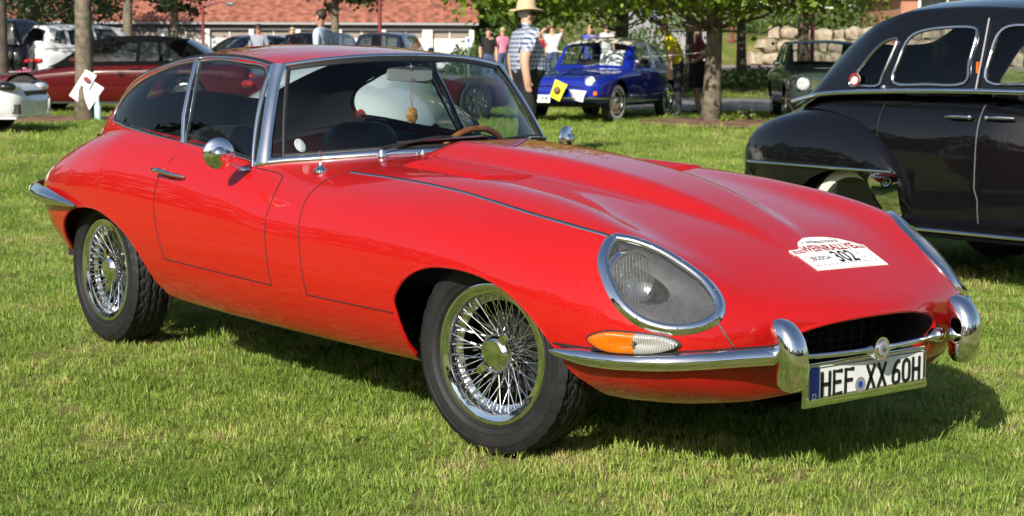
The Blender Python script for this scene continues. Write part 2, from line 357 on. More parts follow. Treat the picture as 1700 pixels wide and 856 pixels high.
ribbed('amber', (.82, .17, .004), .2, 45, .4); ribbed('clear_lens', (.66, .67, .66), .15, 60, .6, .4); M('mirror_back', (.33, .34, .34), .3); M('headlining', (.016, .016, .018), .9); M('white_paint', (.80, .80, .78), .4); M('plate_white', (.78, .79, .80), .35, var=.05, vscale=30)
M('print_black', (.012, .012, .012), .5); M('eu_blue', (.01, .05, .35), .4); M('print_red', (.30, .02, .03), .5); M('wood_rim', (.28, .09, .025), .3, coat=.7, var=.3, vscale=30); M('print_grey', (.25, .25, .27), .5); M('pale_blue', (.45, .68, .72), .5)
M('amber_resin', (.42, .2, .05), .5, var=.4, vscale=60, bump=.5, bscale=90); M('cord_brown', (.25, .17, .1), .8); M('mirror_silver', (.5, .55, .55), .03, 1.); M('grille_dark', (.02, .02, .02), .6); M('tail_red', (.45, .01, .01), .15, coat=1)
glass('window_glass', (.68, .75, .75), 1.0); glass('screen_glass', (.74, .81, .82), .8); glass('lamp_glass', (.93, .94, .94), .8, dirt=.12)
HERO = thing('sports_coupe', 'glossy red fastback sports coupe with wire wheels, parked on the lawn in front', 'car')
def mirB(b):
    c = B(); c.V = [(x, -y, z) for x, y, z in b.V]; c.F = [f[::-1] for f in b.F]; c.m = list(b.m); return c
def pair(name, b, mat, parent=HERO, deg=40, right=True):
    """the same part on both sides of the car; returns (left, right)"""
    return b.build(name, mat, parent, deg), mirB(b).build(name, mat, parent, deg)
def onS(P, S, off=0.):
    Q, N = [], []
    for p in P:
        l, n = S.at(p); Q.append(l+n*off); N.append(n)
    return Q, N
def rim_prof(w, h, k=10): return [(w*cos(2*pi*i/k), h*sin(2*pi*i/k)) for i in range(k)]
# ---- outlines on the body, side view (x, z)
FARCH = smooth([(-.352,-.05),(-.348,.277),(-.344,.344),(-.347,.417),(-.352,.46),(-.322,.507),(-.269,.551),(-.184,.586),(-.09,.600),(.027,.599),(.14,.581),(.248,.54),(.336,.482),(.387,.433),(.418,.397),(.442,.33),(.470,.27),(.475,-.05)], 4)
RARCH = smooth([(-2.99,-.05),(-2.97,.345),(-2.954,.388),(-2.915,.475),(-2.863,.533),(-2.766,.583),(-2.63,.606),(-2.482,.605),(-2.351,.574),(-2.229,.524),(-2.143,.463),(-2.095,.397),(-2.058,.332),(-2.03,.285),(-2.02,-.05)], 4)
DOOR = smooth([(-1.90,.97),(-1.905,.89),(-1.93,.83)], 3)+smooth([(-1.958,.76),(-1.968,.69),(-1.962,.62),(-1.936,.53),(-1.905,.449)], 5)+smooth([(-1.106,.431),(-1.119,.555),(-1.13,.639),(-1.143,.73),(-1.185,.79),(-1.222,.812),(-1.30,.822),(-1.385,.83)], 4)+[np.array((-1.40,.97))]
BON = [np.array((-.93,1.3)), np.array((-.93,.85))]+smooth([(-.97,.815),(-.955,.765),(-.925,.70),(-.905,.63),(-.893,.556),(-.882,.48),(-.873,.423)], 4)+[np.array(p) for p in ((.1,.421),(.1,-.1),(1.3,-.1),(1.3,1.3))]
HL = smooth([(.474,.627,.725),(.5,.689,.675),(.551,.718,.617),(.616,.731,.556),(.679,.715,.512),(.731,.684,.492),(.775,.644,.487),(.808,.589,.496),(.821,.539,.517),(.811,.51,.549),(.779,.498,.583),(.727,.497,.623),(.66,.515,.663),(.597,.538,.694),(.539,.574,.717),(.502,.601,.726)], 4, True)
def ws_base(u):
    y = .70*u; x = -.96-.445*abs(u)**2.3; return np.array((x, y, zbody(x, abs(y))+.004))
def ws_top(u):
    gy, gz, gc = float(GY(-1.52)), float(GZ(-1.52)), float(GC(-1.52)); return np.array((-1.52+.12*(1-u*u), gy*u, gz+(gc-gz)*(1-abs(u)**2.3)))
def ws(u, v, out=0.):
    a, b = ws_base(u), ws_top(u); p = a+(b-a)*v; bow = 4*v*(1-v); e = 1-abs(u)**3
    return p+np.array((.030*e+out, .018*np.sign(u)*(1-e)+out*.7*u, .012*e+out*.5))*np.array((bow if not out else 1, bow, bow if not out else 1)) if not out else p+np.array((.030*e*bow, .018*np.sign(u)*(1-e)*bow, .012*e*bow))+np.array((.82, .35*u, .45))*out
CABIN = [np.array(ws_base(u)[:2])-np.array((.02, 0)) for u in np.linspace(0, .97, 14)]+[np.array((x, float(GB(x))-.025)) for x in np.linspace(-1.44, -3.42, 24)]+[np.array((-3.42, -.01)), np.array((-.98, -.01))]
fb = grid_faces(BODY)
up = [f for f in fb if min(p[2] for p in f) > .60]; lo = [f for f in fb if min(p[2] for p in f) <= .60]
_, up = cut(up, CABIN, (0, 1)); fb = up+lo
inner = [f for f in fb if sum(p[1] for p in f)/len(f) < .44]; outer = [f for f in fb if sum(p[1] for p in f)/len(f) >= .44]
_, outer = cut(outer, FARCH); _, outer = cut(outer, RARCH)
oh = [f for f in outer if min(p[2] for p in f) > .455]; ol = [f for f in outer if min(p[2] for p in f) <= .455]
headl, oh = cut(oh, [(p[0], p[1]) for p in HL], (0, 1)); outer = oh+ol
bon, rest = cut(inner+outer, BON); door, rest = cut([f for f in rest], DOOR)
dk = [f for f in door if sum(p[1] for p in f)/len(f) < .6]; door = [f for f in door if sum(p[1] for p in f)/len(f) >= .6]; rest += dk
bonnet = panel('bonnet', bon, 'red_paint', HERO, SB, sym=True)
shell = panel('body_shell', rest, 'red_paint', HERO, SB, sym=True)
doors = {}
for s in (1, -1): doors[s] = panel('door', door if s > 0 else door, 'red_paint', HERO, SB)
me = doors[-1].data.copy(); doors[-1].data = me; me.transform(Matrix.Diagonal((1, -1, 1, 1))); me.flip_normals()
N = [];  
for v in me.vertices:
    l, n = SB.at((v.co.x, -v.co.y, v.co.z)); N.append((n[0], -n[1], n[2]))
me.normals_split_custom_set_from_vertices(N)
# ---- shut lines and beads
def flank(x, z):
    h = SB.cast((x, 2, z), (0, -1, 0)); return h
def line_on_flank(P): return [q for q in (flank(p[0], p[1]) for p in P) if q is not None]
def zpath(P, S, r, name, mat, par, closed=False, off=0., prof=None, deg=60):
    Q, N = onS(P, S, off); pair(name, B().sweep(Q, prof or rim_prof(r, r, 6), closed, N), mat, par, deg)
def tops(x, y):
    return np.array((x, y, zbody(x, y)))
dl = line_on_flank([p for p in DOOR if p[1] < .86]); 
pair('shut_line', B().sweep(*[onS(dl, SB)[0], rim_prof(.0023, .0023, 6)], normals=onS(dl, SB)[1]), 'gap_black')
bl = [tops(-.93, y) for y in np.linspace(0, .60, 16)]+line_on_flank([p for p in BON[2:] if p[0] < -.36 and p[1] < .82])+line_on_flank([(-.7, .4215), (-.5, .4215), (-.352, .4215)])
Q, N = onS(bl, SB); pair('shut_line', B().sweep(Q, rim_prof(.0021, .0021, 6), normals=N), 'gap_black')
sp = smooth([(-.93,.597,.84),(-.667,.603,.829),(-.295,.624,.813),(.041,.645,.779),(.324,.645,.746),(.480,.626,.722)], 10)
zpath(sp, SB, 0, 'bonnet_bead', 'chrome', bonnet, prof=rim_prof(.0035, .003, 6)); zpath([p+np.array((0, -.007, .001)) for p in sp], SB, .0025, 'bead_gap', 'gap_black', bonnet)
zpath(smooth([(.823,.543,.511),(.84,.522,.47),(.853,.501,.434)], 5), SB, .003, 'bonnet_bead', 'chrome', bonnet)
# arch lips
for A in (FARCH, RARCH):
    P = line_on_flank([p for p in A if p[1] > .262]); Q, N = onS(P, SB, -.006); pair('arch_lip', B().sweep(Q, rim_prof(.007, .007, 8), normals=N), 'red_paint')
# wheel wells, floor, tunnel: dark inside
for cx in (-.0, -2.60):
    a0 = .25 if cx == 0 else .50; b = B(); n = 20; V = np.array([[(cx+(.40 if cx == 0 else .44)*cos(a)*1.0, y, .20+(.44)*sin(a)) for y in (.28, .69)] for a in np.linspace(a0, pi-a0, n)]); b.grid(V)
    b.add([(cx+.44*cos(a), .285, .20+.44*sin(a)) for a in np.linspace(a0, pi-a0, n)], [tuple(range(n))]); pair('wheel_well', b, 'liner_black')
B().box((-1.35, 0, .245), (3.5, 1.0, .03)).box((-1.4, .0, .20), (2.2, .25, .08)).build('underbody', 'liner_black', HERO)
# ---- greenhouse
DGL = smooth([(-2.047,1.216),(-1.93,1.222),(-1.804,1.220),(-1.685,1.209),(-1.607,1.203),(-1.555,1.192),(-1.522,1.165)], 4)+smooth([(-1.508,1.10),(-1.462,.96),(-1.426,.85)], 3)+[np.array(p) for p in ((-1.60,.871),(-1.779,.882),(-1.95,.894))]
QGL = smooth([(-2.088,1.214),(-2.244,1.198),(-2.42,1.163),(-2.56,1.122),(-2.66,1.075),(-2.71,1.02),(-2.715,.975),(-2.69,.955)], 4)+[np.array(p) for p in ((-2.53,.940),(-2.24,.916),(-1.985,.897))]
gside = grid_faces(GREEN[:, :NG+1]); groof = grid_faces(GREEN[:, NG:])
dgl, gside = cut(gside, DGL); qgl, gside = cut(gside, QGL)
strp, gside = cut(gside, [(-2.10,1.226),(-2.035,1.226),(-1.94,.885),(-1.99,.885)])
for s in (1, -1): panel('pillar_backing', strp if s > 0 else mirror(strp), 'black_rubber', HERO)
frnt, gside = cut(gside, [(-1.56,1.21),(-1.50,1.21),(-1.38,.80),(-1.45,.80)])
for s in (1, -1): panel('pillar_backing', frnt if s > 0 else mirror(frnt), 'black_rubber', HERO)
HATCH = smooth([(-2.40,0),(-2.40,.22),(-2.44,.36),(-2.52,.405),(-2.75,.385),(-3.0,.33),(-3.08,.28),(-3.12,.15),(-3.125,0)], 4)+[np.array((-3.125,-.01)), np.array((-2.40,-.01))]
hat, groof = cut(groof, HATCH, (0, 1))
roof = panel('roof', groof+gside, 'red_paint', HERO, None, sym=True)
rm = roof.data; N = []
for v in rm.vertices:
    k = -1 if v.co.y < 0 else 1; l, n = SG.at((v.co.x, v.co.y*k, v.co.z)); n = np.array((n[0], n[1]*k, n[2]))
    if abs(v.co.y) < 1e-4: n[1] = 0
    N.append(tuple(n/np.linalg.norm(n)))
bm = bmesh.new(); bm.from_mesh(rm); bmesh.ops.recalc_face_normals(bm, faces=bm.faces); bm.to_mesh(rm); bm.free()
if max(rm.polygons, key=lambda p: p.center.z).normal.z < 0: rm.flip_normals()
rm.normals_split_custom_set_from_vertices(N)
panel('headlining', [f for f in groof+gside], 'headlining', HERO, SG, sym=True, off=-.012)
panel('rear_glass', hat, 'window_glass', HERO, SG, sym=True)
def gloop(poly):
    out = []
    for p in poly:
        h = SG.cast((p[0], 2, p[1]), (0, -1, 0))
        if h is not None: out.append(h)
    return out
for nm, fs, poly in (('door_glass', dgl, DGL), ('quarter_glass', qgl, QGL)):
    for s in (1, -1):
        g = panel(nm, fs if s > 0 else mirror(fs), 'window_glass', HERO, None)
        L = gloop(poly); Q, N = onS(L, SG, .003)
        b = B().sweep(Q, rim_prof(.0042, .005, 8), True, N); (b if s > 0 else mirB(b)).build('window_frame', 'chrome', g, 60)
        Q, N = onS(L, SG, .0); c = np.mean(Q, 0); Q = [q+(c-q)/np.linalg.norm(c-q)*.011 for q in Q]
        b = B().sweep(Q, rim_prof(.006, .004, 6), True, N); (b if s > 0 else mirB(b)).build('window_seal', 'black_rubber', g, 60)
pil = gloop([(-2.066,1.219),(-2.03,1.12),(-2.0,1.0),(-1.966,.893)]); Q, N = onS(pil, SG, .006); pair('window_pillar', B().sweep(Q, rim_prof(.0105, .007, 8), normals=N), 'chrome')
gut = [gsec(s)[NG] for s in np.linspace(-1.52, -2.86, 40)]; Q, N = onS(gut, SG); 
pair('drip_rail', B().sweep([q+np.array((0, .004, .0)) for q in Q], rim_prof(.004, .005, 8), normals=N), 'chrome'); pair('drip_groove', B().sweep([q+np.array((0, -.004, .009)) for q in Q], rim_prof(.006, .004, 6), normals=N), 'gap_black')
# ---- windscreen
us = np.linspace(-1, 1, 41); vs = np.linspace(0, 1, 15)
scr = B().grid(np.array([[ws(u, v) for v in vs] for u in us])).build('windscreen', 'screen_glass', HERO, 180)
fwd = np.array((.8, 0, .5))
def strip(P, w, h, name, mat, nrm=None, k=10, par=None): return B().sweep(P, rim_prof(w, h, k), normals=nrm or [fwd]*len(P)).build(name, mat, par or scr, 60)
strip([ws(u, .995, .006) for u in us], .009, .006, 'top_trim', 'chrome'); strip([ws(u, .955, .003) for u in us*.90], .012, .004, 'top_seal', 'black_rubber')
strip([ws(u, .0, .006) for u in us], .016, .009, 'bottom_trim', 'chrome'); strip([ws(u, .045, .003) for u in us*.90], .009, .004, 'bottom_seal', 'black_rubber')
for s in (1, -1):
    vv = np.linspace(-.02, 1.0, 16); nr = [np.array((.62, .78*s, .1))]*16
    P = [ws(s*(.972-.008*sin(pi*max(v, 0))), v, .007) for v in vv]
    B().sweep(P, rim_prof(.024, .011, 12), normals=nr, scale=[1.25-.25*min(1, v*4) if v < .25 else (1.+.35*max(0, v-.85)/.15) for v in vv]).build('windscreen_pillar', 'chrome', HERO, 60)
    P = [ws(s*.900, v, .003) for v in np.linspace(.03, .965, 14)]; strip(P, .009, .004, 'side_seal', 'black_rubber')
    # outer bead of the pillar, next to the door glass
    P = [gsec(-1.52)[k]*np.array((1, s, 1))+np.array((-.006, .006*s, 0)) for k in range(0, NG+1, 2)]; B().sweep(P, rim_prof(.0055, .0055, 8)).build('pillar_bead', 'chrome', HERO, 60)
# ---- headlamps
Lh, Nh = onS(HL, SB, .004); ch = np.mean(Lh, 0)
hin = [p+(ch-p)/np.linalg.norm(ch-p)*.022 for p in Lh]
for s in (1, -1):
    f = lambda b: b if s > 0 else mirB(b)
    hl = panel('headlamp_cover', headl if s > 0 else mirror(headl), 'lamp_glass', HERO, None)
    f(B().sweep([p+(ch-p)/np.linalg.norm(ch-p)*.010 for p in Lh], [(-.018,-.006),(-.0175,.002),(-.012,.0045),(-.006,.0085),(.002,.0095),(.010,.007),(.015,.002),(.015,-.006)], True, Nh)).build('headlamp_rim', 'chrome', hl, 60)
    for k in range(0, len(HL), 8):
        p = Lh[k]+(ch-Lh[k])/np.linalg.norm(ch-Lh[k])*.012+Nh[k]*.009; f(B().ball(p, .0032, 5)).build('rim_screw', 'chrome', hl, 180)
    back = np.array((.50, .60, .60)); rows = []
    for t, sc in ((0, 1.), (.25, .96), (.6, .8), (.9, .55)):
        rows.append([hh-n*.012+(back-ch)*t*.55+(ch-hh)*(1-sc) for hh, n in zip(hin, Nh)])
    V = np.array(rows); V = np.concatenate([V, V[:, :1]], 1); f(B().grid(V)).build('headlamp_bowl', 'lamp_grey', hl, 60)
    c = np.array((.552, .616, .606)); ax = np.array((.96, .12, .0))
    b = B().lathe([(0, .028), (.03, .026), (.06, .018), (.079, .004), (.084, 0), (.084, -.03)], n=40); Rm = np.array(frame4((0, 0, 0), (0, 0, 1), ax).to_3x3()); b.V = [tuple(Rm@np.array(v)+c) for v in b.V]
    lens = f(b).build('lamp_lens', 'lamp_glass', hl, 60)
    b = B()
    for k in range(-6, 7): h = .074*sqrt(max(.02, 1-(k/7)**2)); b.tube([Rm@np.array((z, .012-.01*abs(z)/.08, k*.0115))+c for z in (-h, 0, h)], .0013, 5)
    f(b).build('lens_flute', 'lens_glass', hl, 60)
    b = B().lathe([(0, -.05), (.055, -.035), (.079, -.005)], n=32); b.V = [tuple(Rm@np.array(v)+c) for v in b.V]; f(b).build('reflector', 'silver_reflector', hl, 60)
    b = B().lathe([(.081, -.02), (.081, .004), (.088, .006), (.089, -.02)], n=40); b.V = [tuple(Rm@np.array(v)+c) for v in b.V]; f(b).build('lamp_ring', 'chrome', hl, 60)
# ---- indicator lamps: amber behind, clear in front
IND = smooth([(.534,.768,.452),(.585,.756,.479),(.645,.735,.485),(.718,.696,.482),(.764,.659,.472),(.783,.641,.453),(.759,.665,.433),(.718,.695,.423),(.669,.722,.419),(.583,.754,.422)], 4, True)
_c = np.mean(IND, 0); IND = [_c+(p-_c)*np.array((.95, .95, .86)) for p in IND]; Li, Ni = onS(IND, SB); ci = np.mean(Li, 0); ni = np.mean(Ni, 0)
rows = np.array([[ci+(p-ci)*sc+n*h for p, n in zip(Li, Ni)] for sc, h in ((1., -.005), (1., .010), (.95, .020), (.8, .027), (.45, .031), (.02, .032))]); rows = np.concatenate([rows, rows[:, :1]], 1)
fi = grid_faces(rows); am, cl = cut(fi, [(.3, -1), (.694, -1), (.694, 2), (.3, 2)], (0, 1))
for s in (1, -1):
    f = (lambda q: q) if s > 0 else mirror; g = (lambda b: b) if s > 0 else mirB
    a = panel('indicator_lens', f(am), 'amber', HERO); panel('sidelight_lens', f(cl), 'clear_lens', HERO)
    g(B().sweep([ci+(p-ci)*1.03 for p in Li], [(-.004,-.004),(-.004,.006),(.003,.006),(.003,-.004)], True, Ni)).build('lamp_gasket', 'black_rubber', a, 60)
    j = [k for k in range(len(Li)) if abs(Li[k][0]-.694) < .012]
    p0, p1 = Li[min(j, key=lambda k: Li[k][2])], Li[max(j, key=lambda k: Li[k][2])]; n0 = ni
    g(B().tube([p0+n0*.014, (p0+p1)/2+n0*.033, p1+n0*.014], .0035, 6)).build('lens_divider', 'chrome', a, 60)
    g(B().tube([Li[0]*.75+Li[3]*.25+n0*.022, ci+n0*.0335-np.array((.03, -.01, 0)), ci+n0*.033], .003, 5)).build('lens_ridge', 'amber', a, 60)
# ---- front bumper blades, overriders, grille bar, badge, plate
bp = smooth([(.405,.800,.402),(.494,.785,.397),(.577,.767,.396),(.668,.738,.399),(.752,.692,.403),(.825,.610,.408),(.875,.52,.412),(.925,.425,.416),(.95,.355,.418)], 6)
nb = []
for k in range(len(bp)):
    t = bp[min(k+1, len(bp)-1)]-bp[max(k-1, 0)]; n = np.cross(t, (0, 0, 1)); n = n*np.sign(n@np.array((.4, .9, 0))); nb.append(n/np.linalg.norm(n))
sc = [min(1, .12+(k/9)**.7) if k < 9 else 1 for k in range(len(bp))]; sc[-5:] = [.95, .8, .6, .35, .08]
pair('front_bumper', B().sweep(bp, [(-.025,-.012),(-.0235,.003),(-.013,.015),(0,.0195),(.014,.014),(.024,.002),(.026,-.012),(0,-.018)], normals=nb, scale=sc), 'chrome', deg=70)
pair('bumper_packing', B().sweep([p-n*.012+np.array((0, 0, .022)) for p, n in zip(bp, nb)], rim_prof(.008, .010, 6), normals=nb, scale=sc), 'black_rubber')
ov = []
for z, wx, wy, dx in ((.318,.012,.020,.012),(.324,.032,.036,.010),(.340,.046,.046,.010),(.38,.052,.049,.010),(.43,.054,.049,.008),(.465,.053,.047,.0),(.49,.047,.042,-.012),(.508,.035,.034,-.020),(.518,.018,.020,-.026),(.521,.003,.004,-.028)):
    ov.append([(0.955+dx+.88*wx*np.sign(cos(a))*abs(cos(a))**.8, .392+.06*(z-.42)+.90*wy*np.sign(sin(a))*abs(sin(a))**.8, z) for a in np.linspace(0, 2*pi, 29)])
pair('overrider', B().grid(np.array(ov)), 'chrome', deg=180)
yy = np.linspace(-.40, .40, 45)
B().sweep([(.948-.05*(abs(y)/.35)**2.2, y, .398+.004*abs(y)) for y in yy], rim_prof(.0085, .0085, 10), normals=[(1, 0, 0)]*45, scale=[1+2.*np.exp(-(y/.035)**2)+2.2*np.clip((abs(y)-.27)/.06, 0, 1)*np.clip((.402-abs(y))/.07, 0, 1) for y in yy]).build('grille_bar', 'chrome', HERO, 60)
bd = B().lathe([(0, .018), (.022, .017), (.026, .012), (.034, .012), (.036, .004), (.034, -.012), (0, -.014)], (.953, 0, .400), axis=0, n=36).build('nose_badge', 'chrome', HERO, 50)
B().lathe([(0, .0195), (.021, .0185), (.0225, .016)], (.953, 0, .400), axis=0, n=30).build('badge_disc', 'print_grey', bd, 50)
B().lathe([(0, .0215), (.008, .021), (.010, .019)], (.953, 0, .400), axis=0, n=16).build('badge_emblem', 'dull_chrome', bd, 50)
# emblem disc on the nose, over the mouth
l, n = SB.at((.905, .33, .50)); 
# mouth lip and duct
ring = [p for p in BODY[0]]; ring = ring+[q*np.array((1, -1, 1)) for q in ring[::-1]][1:-1]
B().tube(ring, .007, 8, True).build('mouth_lip', 'red_paint', HERO, 180)
V = np.array([[np.array((p[0]-d, p[1]*k, .42+(p[2]-.42)*k2)) for p in ring+ring[:1]] for d, k, k2 in ((.004, .985, .97), (.03, .96, .96), (.12, 1.0, 1.02), (.35, .98, 1.05))]); B().grid(V).build('intake_duct', 'liner_black', HERO, 60)
b = B()
for y in np.linspace(-.30, .30, 13): b.tube([(.72, y, .30), (.72, y, .50)], .004, 5)
for z in np.linspace(.31, .49, 8): b.tube([(.724, -.33, z), (.724, .33, z)], .003, 5)
b.build('radiator_guard', 'grille_dark', HERO); B().box((.66, 0, .40), (.02, .7, .3)).build('radiator', 'liner_black', HERO)
PX, PZ = .914, .309
pl = B().box((0, 0, 0), (.012, .535, .128)); ph = thing; tilt = Matrix.Translation((PX, 0, PZ)) @ Matrix.Rotation(radians(0), 4, 'Y')
hold = B(); hold.sweep([(PX-.008, y, PZ-.058) for y in (-.272, -.264, -.1, .1, .264, .272)], [(-.026,-.006),(-.026,.010),(-.005,.014),(.004,.010),(.004,-.006)], normals=[(1, 0, 0)]*6).box((PX-.010, 0, PZ), (.008, .542, .128))
hold.sweep([(PX-.004, y, PZ+.0585) for y in (-.272, .272)], rim_prof(.004, .007, 6), normals=[(1, 0, 0)]*2); hold.sweep([(PX-.004, -.268, z) for z in (PZ-.06, PZ+.06)], rim_prof(.004, .007, 6), normals=[(1, 0, 0)]*2); hold.sweep([(PX-.004, .268, z) for z in (PZ-.06, PZ+.06)], rim_prof(.004, .007, 6), normals=[(1, 0, 0)]*2)
holder = hold.build('plate_holder', 'chrome', HERO, 50)
def rrect(w, h, r, n=5):
    out = []
    for cx, cy, a in ((w/2-r, h/2-r, 0), (-w/2+r, h/2-r, pi/2), (-w/2+r, -h/2+r, pi), (w/2-r, -h/2+r, 1.5*pi)):
        out += [(cx+r*cos(a+k*pi/2/n), cy+r*sin(a+k*pi/2/n)) for k in range(n+1)]
    return out
PM = Matrix.Translation((PX-.004, 0, PZ)) @ Matrix(((0, 0, 1, 0), (1, 0, 0, 0), (0, 1, 0, 0), (0, 0, 0, 1)))
plate = B().prism(rrect(.52, .11, .008), .0065, PM).build('number_plate', 'plate_white', HERO, 30)
def onplate(poly, h, name, mat): return B().prism(poly, h, PM @ Matrix.Translation((0, 0, .0066))).build(name, mat, plate, 30)
onplate([(x-.2385, y) for x, y in rrect(.041, .108, .006)], .0006, 'country_band', 'eu_blue')
edge = [Vector(PM @ Vector((x, y, .0075))) for x, y in rrect(.512, .102, .007)]; B().tube([tuple(p) for p in edge], .0012, 5, True).build('plate_border', 'print_black', plate)
def ptext(t, size, x, y, mat, sx=1., sp=1.): return text_mesh(t, size, mat, plate, PM @ Matrix.Translation((x, y, .0076)), sx=sx, spacing=sp)
# bold condensed letters made of bars (strokes of 11 mm, 75 mm tall)
def stroke_text(chars, x0, mat='print_black', H=.077, Wd=.0435, t=.0112, gap=.0075):
    G = {'H': [[(0,0),(0,1)],[(1,0),(1,1)],[(0,.5),(1,.5)]], 'E': [[(1,0),(0,0),(0,1),(1,1)],[(0,.52),(.85,.52)]], 'F': [[(0,0),(0,1),(1,1)],[(0,.52),(.85,.52)]],
         'X': [[(0,0),(1,1)],[(0,1),(1,0)]], '6': [[(.95,1),(.55,.93),(.15,.62),(0,.3),(.08,.08),(.5,0),(.92,.08),(1,.3),(.92,.5),(.5,.58),(.12,.5)]], '0': [[(.5,0),(.9,.1),(1,.3),(1,.7),(.9,.9),(.5,1),(.1,.9),(0,.7),(0,.3),(.1,.1),(.5,0)]]}
    x = x0
    for c in chars:
        if c == ' ': x += .022; continue
        b = B(); w = Wd-t; h = H-t
        for st in G[c]:
            P = [(x+t/2+a*w, -H/2+t/2+d*h, .0082) for a, d in st]
            if c in '60': P = [tuple(p) for p in smooth(P, 4)]
            P = [tuple(PM @ Vector(p)) for p in P]; b.sweep(P, [(-t/2,-.0012),(-t/2,.0004),(t/2,.0004),(t/2,-.0012)], normals=[(1, 0, 0)]*len(P))
            for p in (P[0], P[-1]): b.box((p[0]-.0005, p[1], p[2]), (.0012, t*.9, t*.9))
            if len(st) > 2 and c in 'EF':
                for p in P[1:-1]: b.box((p[0]-.0005, p[1], p[2]), (.0012, t, t))
        b.build('plate_letter', mat, plate, 30); x += Wd+gap
    return x
x = stroke_text('HEF', -.211); xs_ = x+.021
x = stroke_text('XX', x+.046); stroke_text('60H', x+.016, Wd=.0405, gap=.0065)
B().lathe([(0, .0018), (.0225, .0015), (.0225, 0)], (PX+.0025, xs_, PZ-.018), axis=0, n=28).build('registration_seal', 'print_grey', plate, 40)
B().lathe([(0, .0026), (.010, .0022), (.010, 0)], (PX+.0025, xs_, PZ-.018), axis=0, n=20).build('seal_crest', 'eu_blue', plate, 40)
ptext('D', .026, -.2385, -.032, 'white_paint')
# ---- rear bumper, tail lamps
rb = smooth([(-2.66,.838,.606),(-2.80,.842,.616),(-2.95,.828,.622),(-3.1,.80,.626),(-3.25,.755,.628),(-3.4,.68,.628),(-3.53,.57,.626),(-3.63,.42,.624),(-3.69,.28,.622)], 5)
nb = []
for k in range(len(rb)):
    t = rb[min(k+1, len(rb)-1)]-rb[max(k-1, 0)]; n = np.cross(t, (0, 0, 1)); n = n*np.sign(n@np.array((-.3, 1, 0))); nb.append(n/np.linalg.norm(n))
sc = [min(1, .1+(k/14)**.75) for k in range(len(rb))]
pair('rear_bumper', B().sweep(rb, [(-.036,-.014),(-.032,.010),(-.016,.028),(0,.033),(.018,.026),(.033,.008),(.036,-.014)], normals=nb, scale=sc), 'chrome', deg=70)
l, n = SB.at((-3.47, .52, .70)); b = B(); b.ball(l+n*.01, (.06, .05, .022), 8); pair('tail_lamp', b, 'tail_red', deg=180)
B().ball((-3.66, .32, .66), (.03, .03, .06), 8); pair('rear_overrider', B().ball((-3.66, .34, .655), (.035, .03, .07), 8), 'chrome', deg=180)
# ---- door furniture
for s in (1, -1):
    f = lambda b: b if s > 0 else mirB(b); D = doors[s]
    P = smooth([(-1.955,.806,.792),(-1.93,.834,.796),(-1.87,.836,.792),(-1.80,.832,.785),(-1.748,.812,.779)], 4)
    h = f(B().sweep(P, [(-.010,-.005),(-.007,.006),(0,.009),(.007,.006),(.010,-.005)], normals=[(0, 1, .2)]*len(P), scale=[1.1-.6*k/len(P) for k in range(len(P))]).box((-1.93, .812, .795), (.05, .03, .02))).build('door_handle', 'chrome', D, 60)
    f(B().lathe([(0, .012), (.009, .010), (.010, 0)], (-1.948, .832, .796), n=14)).build('push_button', 'chrome', h)
    # round mirror on a curved stalk
    m = f(B().tube(smooth([(-1.400,.752,.828),(-1.395,.79,.838),(-1.388-(.05 if s > 0 else 0),.83,.856),(-1.375-(.09 if s > 0 else 0),.862,.878)], 4), .0055, 8).lathe([(.022, 0), (.020, .006), (.010, .012), (0, .013)], (-1.400, .748, .822), axis=2, n=18)).build('mirror_stalk', 'chrome', D, 60)
    c = np.array((-1.365-(.10 if s > 0 else 0), .872, .888)); ax = np.array((.93, .30, -.04)); b = B().lathe([(0, .030), (.012, .029), (.020, .022), (.026, .012), (.040, .009), (.054, .003), (.058, -.004), (.056, -.009), (0, -.008)], n=36)
    Rm = np.array(frame4((0, 0, 0), (0, 0, 1), ax).to_3x3()); Rm = np.column_stack([Rm[:, 2]*0+Rm[:, 0], ax/np.linalg.norm(ax), np.cross(Rm[:, 0], ax/np.linalg.norm(ax))]); b.V = [tuple(Rm@np.array(v)+c) for v in b.V]; f(b).build('mirror_head', 'chrome', D, 40)
# ---- wipers, aerial, washer jet, louvres
for y0, y1, x0 in ((-.40, .06, -1.015), (.13, .56, -.985)):
    p0 = np.array((x0, y0, zbody(x0, abs(y0))+.018)); hb = B().lathe([(.016, -.018), (.015, .004), (.009, .012), (0, .013)], p0, axis=2, n=16).build('wiper_pivot', 'chrome', HERO)
    u0, u1 = (y0+.12)/.62, y1/.62; q = [ws(u0+(u1-u0)*t, .075+.03*t, .012) for t in np.linspace(0, 1, 12)]
    arm = smooth([p0+np.array((0, 0, .012)), p0+np.array((-.01, .05, .022)), np.array(q[4])+np.array((.012, -.01, .012)), np.array(q[6])+np.array((.008, 0, .010))], 6)
    B().sweep(arm, rim_prof(.006, .004, 6), normals=[fwd]*len(arm), scale=[1.5-1.*k/len(arm) for k in range(len(arm))]).build('wiper_arm', 'black_rubber', HERO, 60)
    B().sweep(q, [(-.004,-.010),(-.0045,.006),(.0045,.006),(.004,-.010)], normals=[fwd]*12).build('wiper_blade', 'black_rubber', HERO, 60)
    B().sweep([np.array(p)+fwd*.010 for p in q[1:11]], rim_prof(.004, .004, 6), normals=[fwd]*10).build('blade_holder', 'dull_chrome', HERO, 60)
a0 = tops(-1.075, .625)*np.array((1, -1, 1)); B().lathe([(.026, -.004), (.025, .006), (.014, .014), (.007, .022), (.005, .035), (0, .037)], a0, axis=2, n=18).tube([a0+np.array((0, 0, .03)), a0+np.array((0, -.002, .075))], .0028, 6).build('aerial_base', 'chrome', HERO)
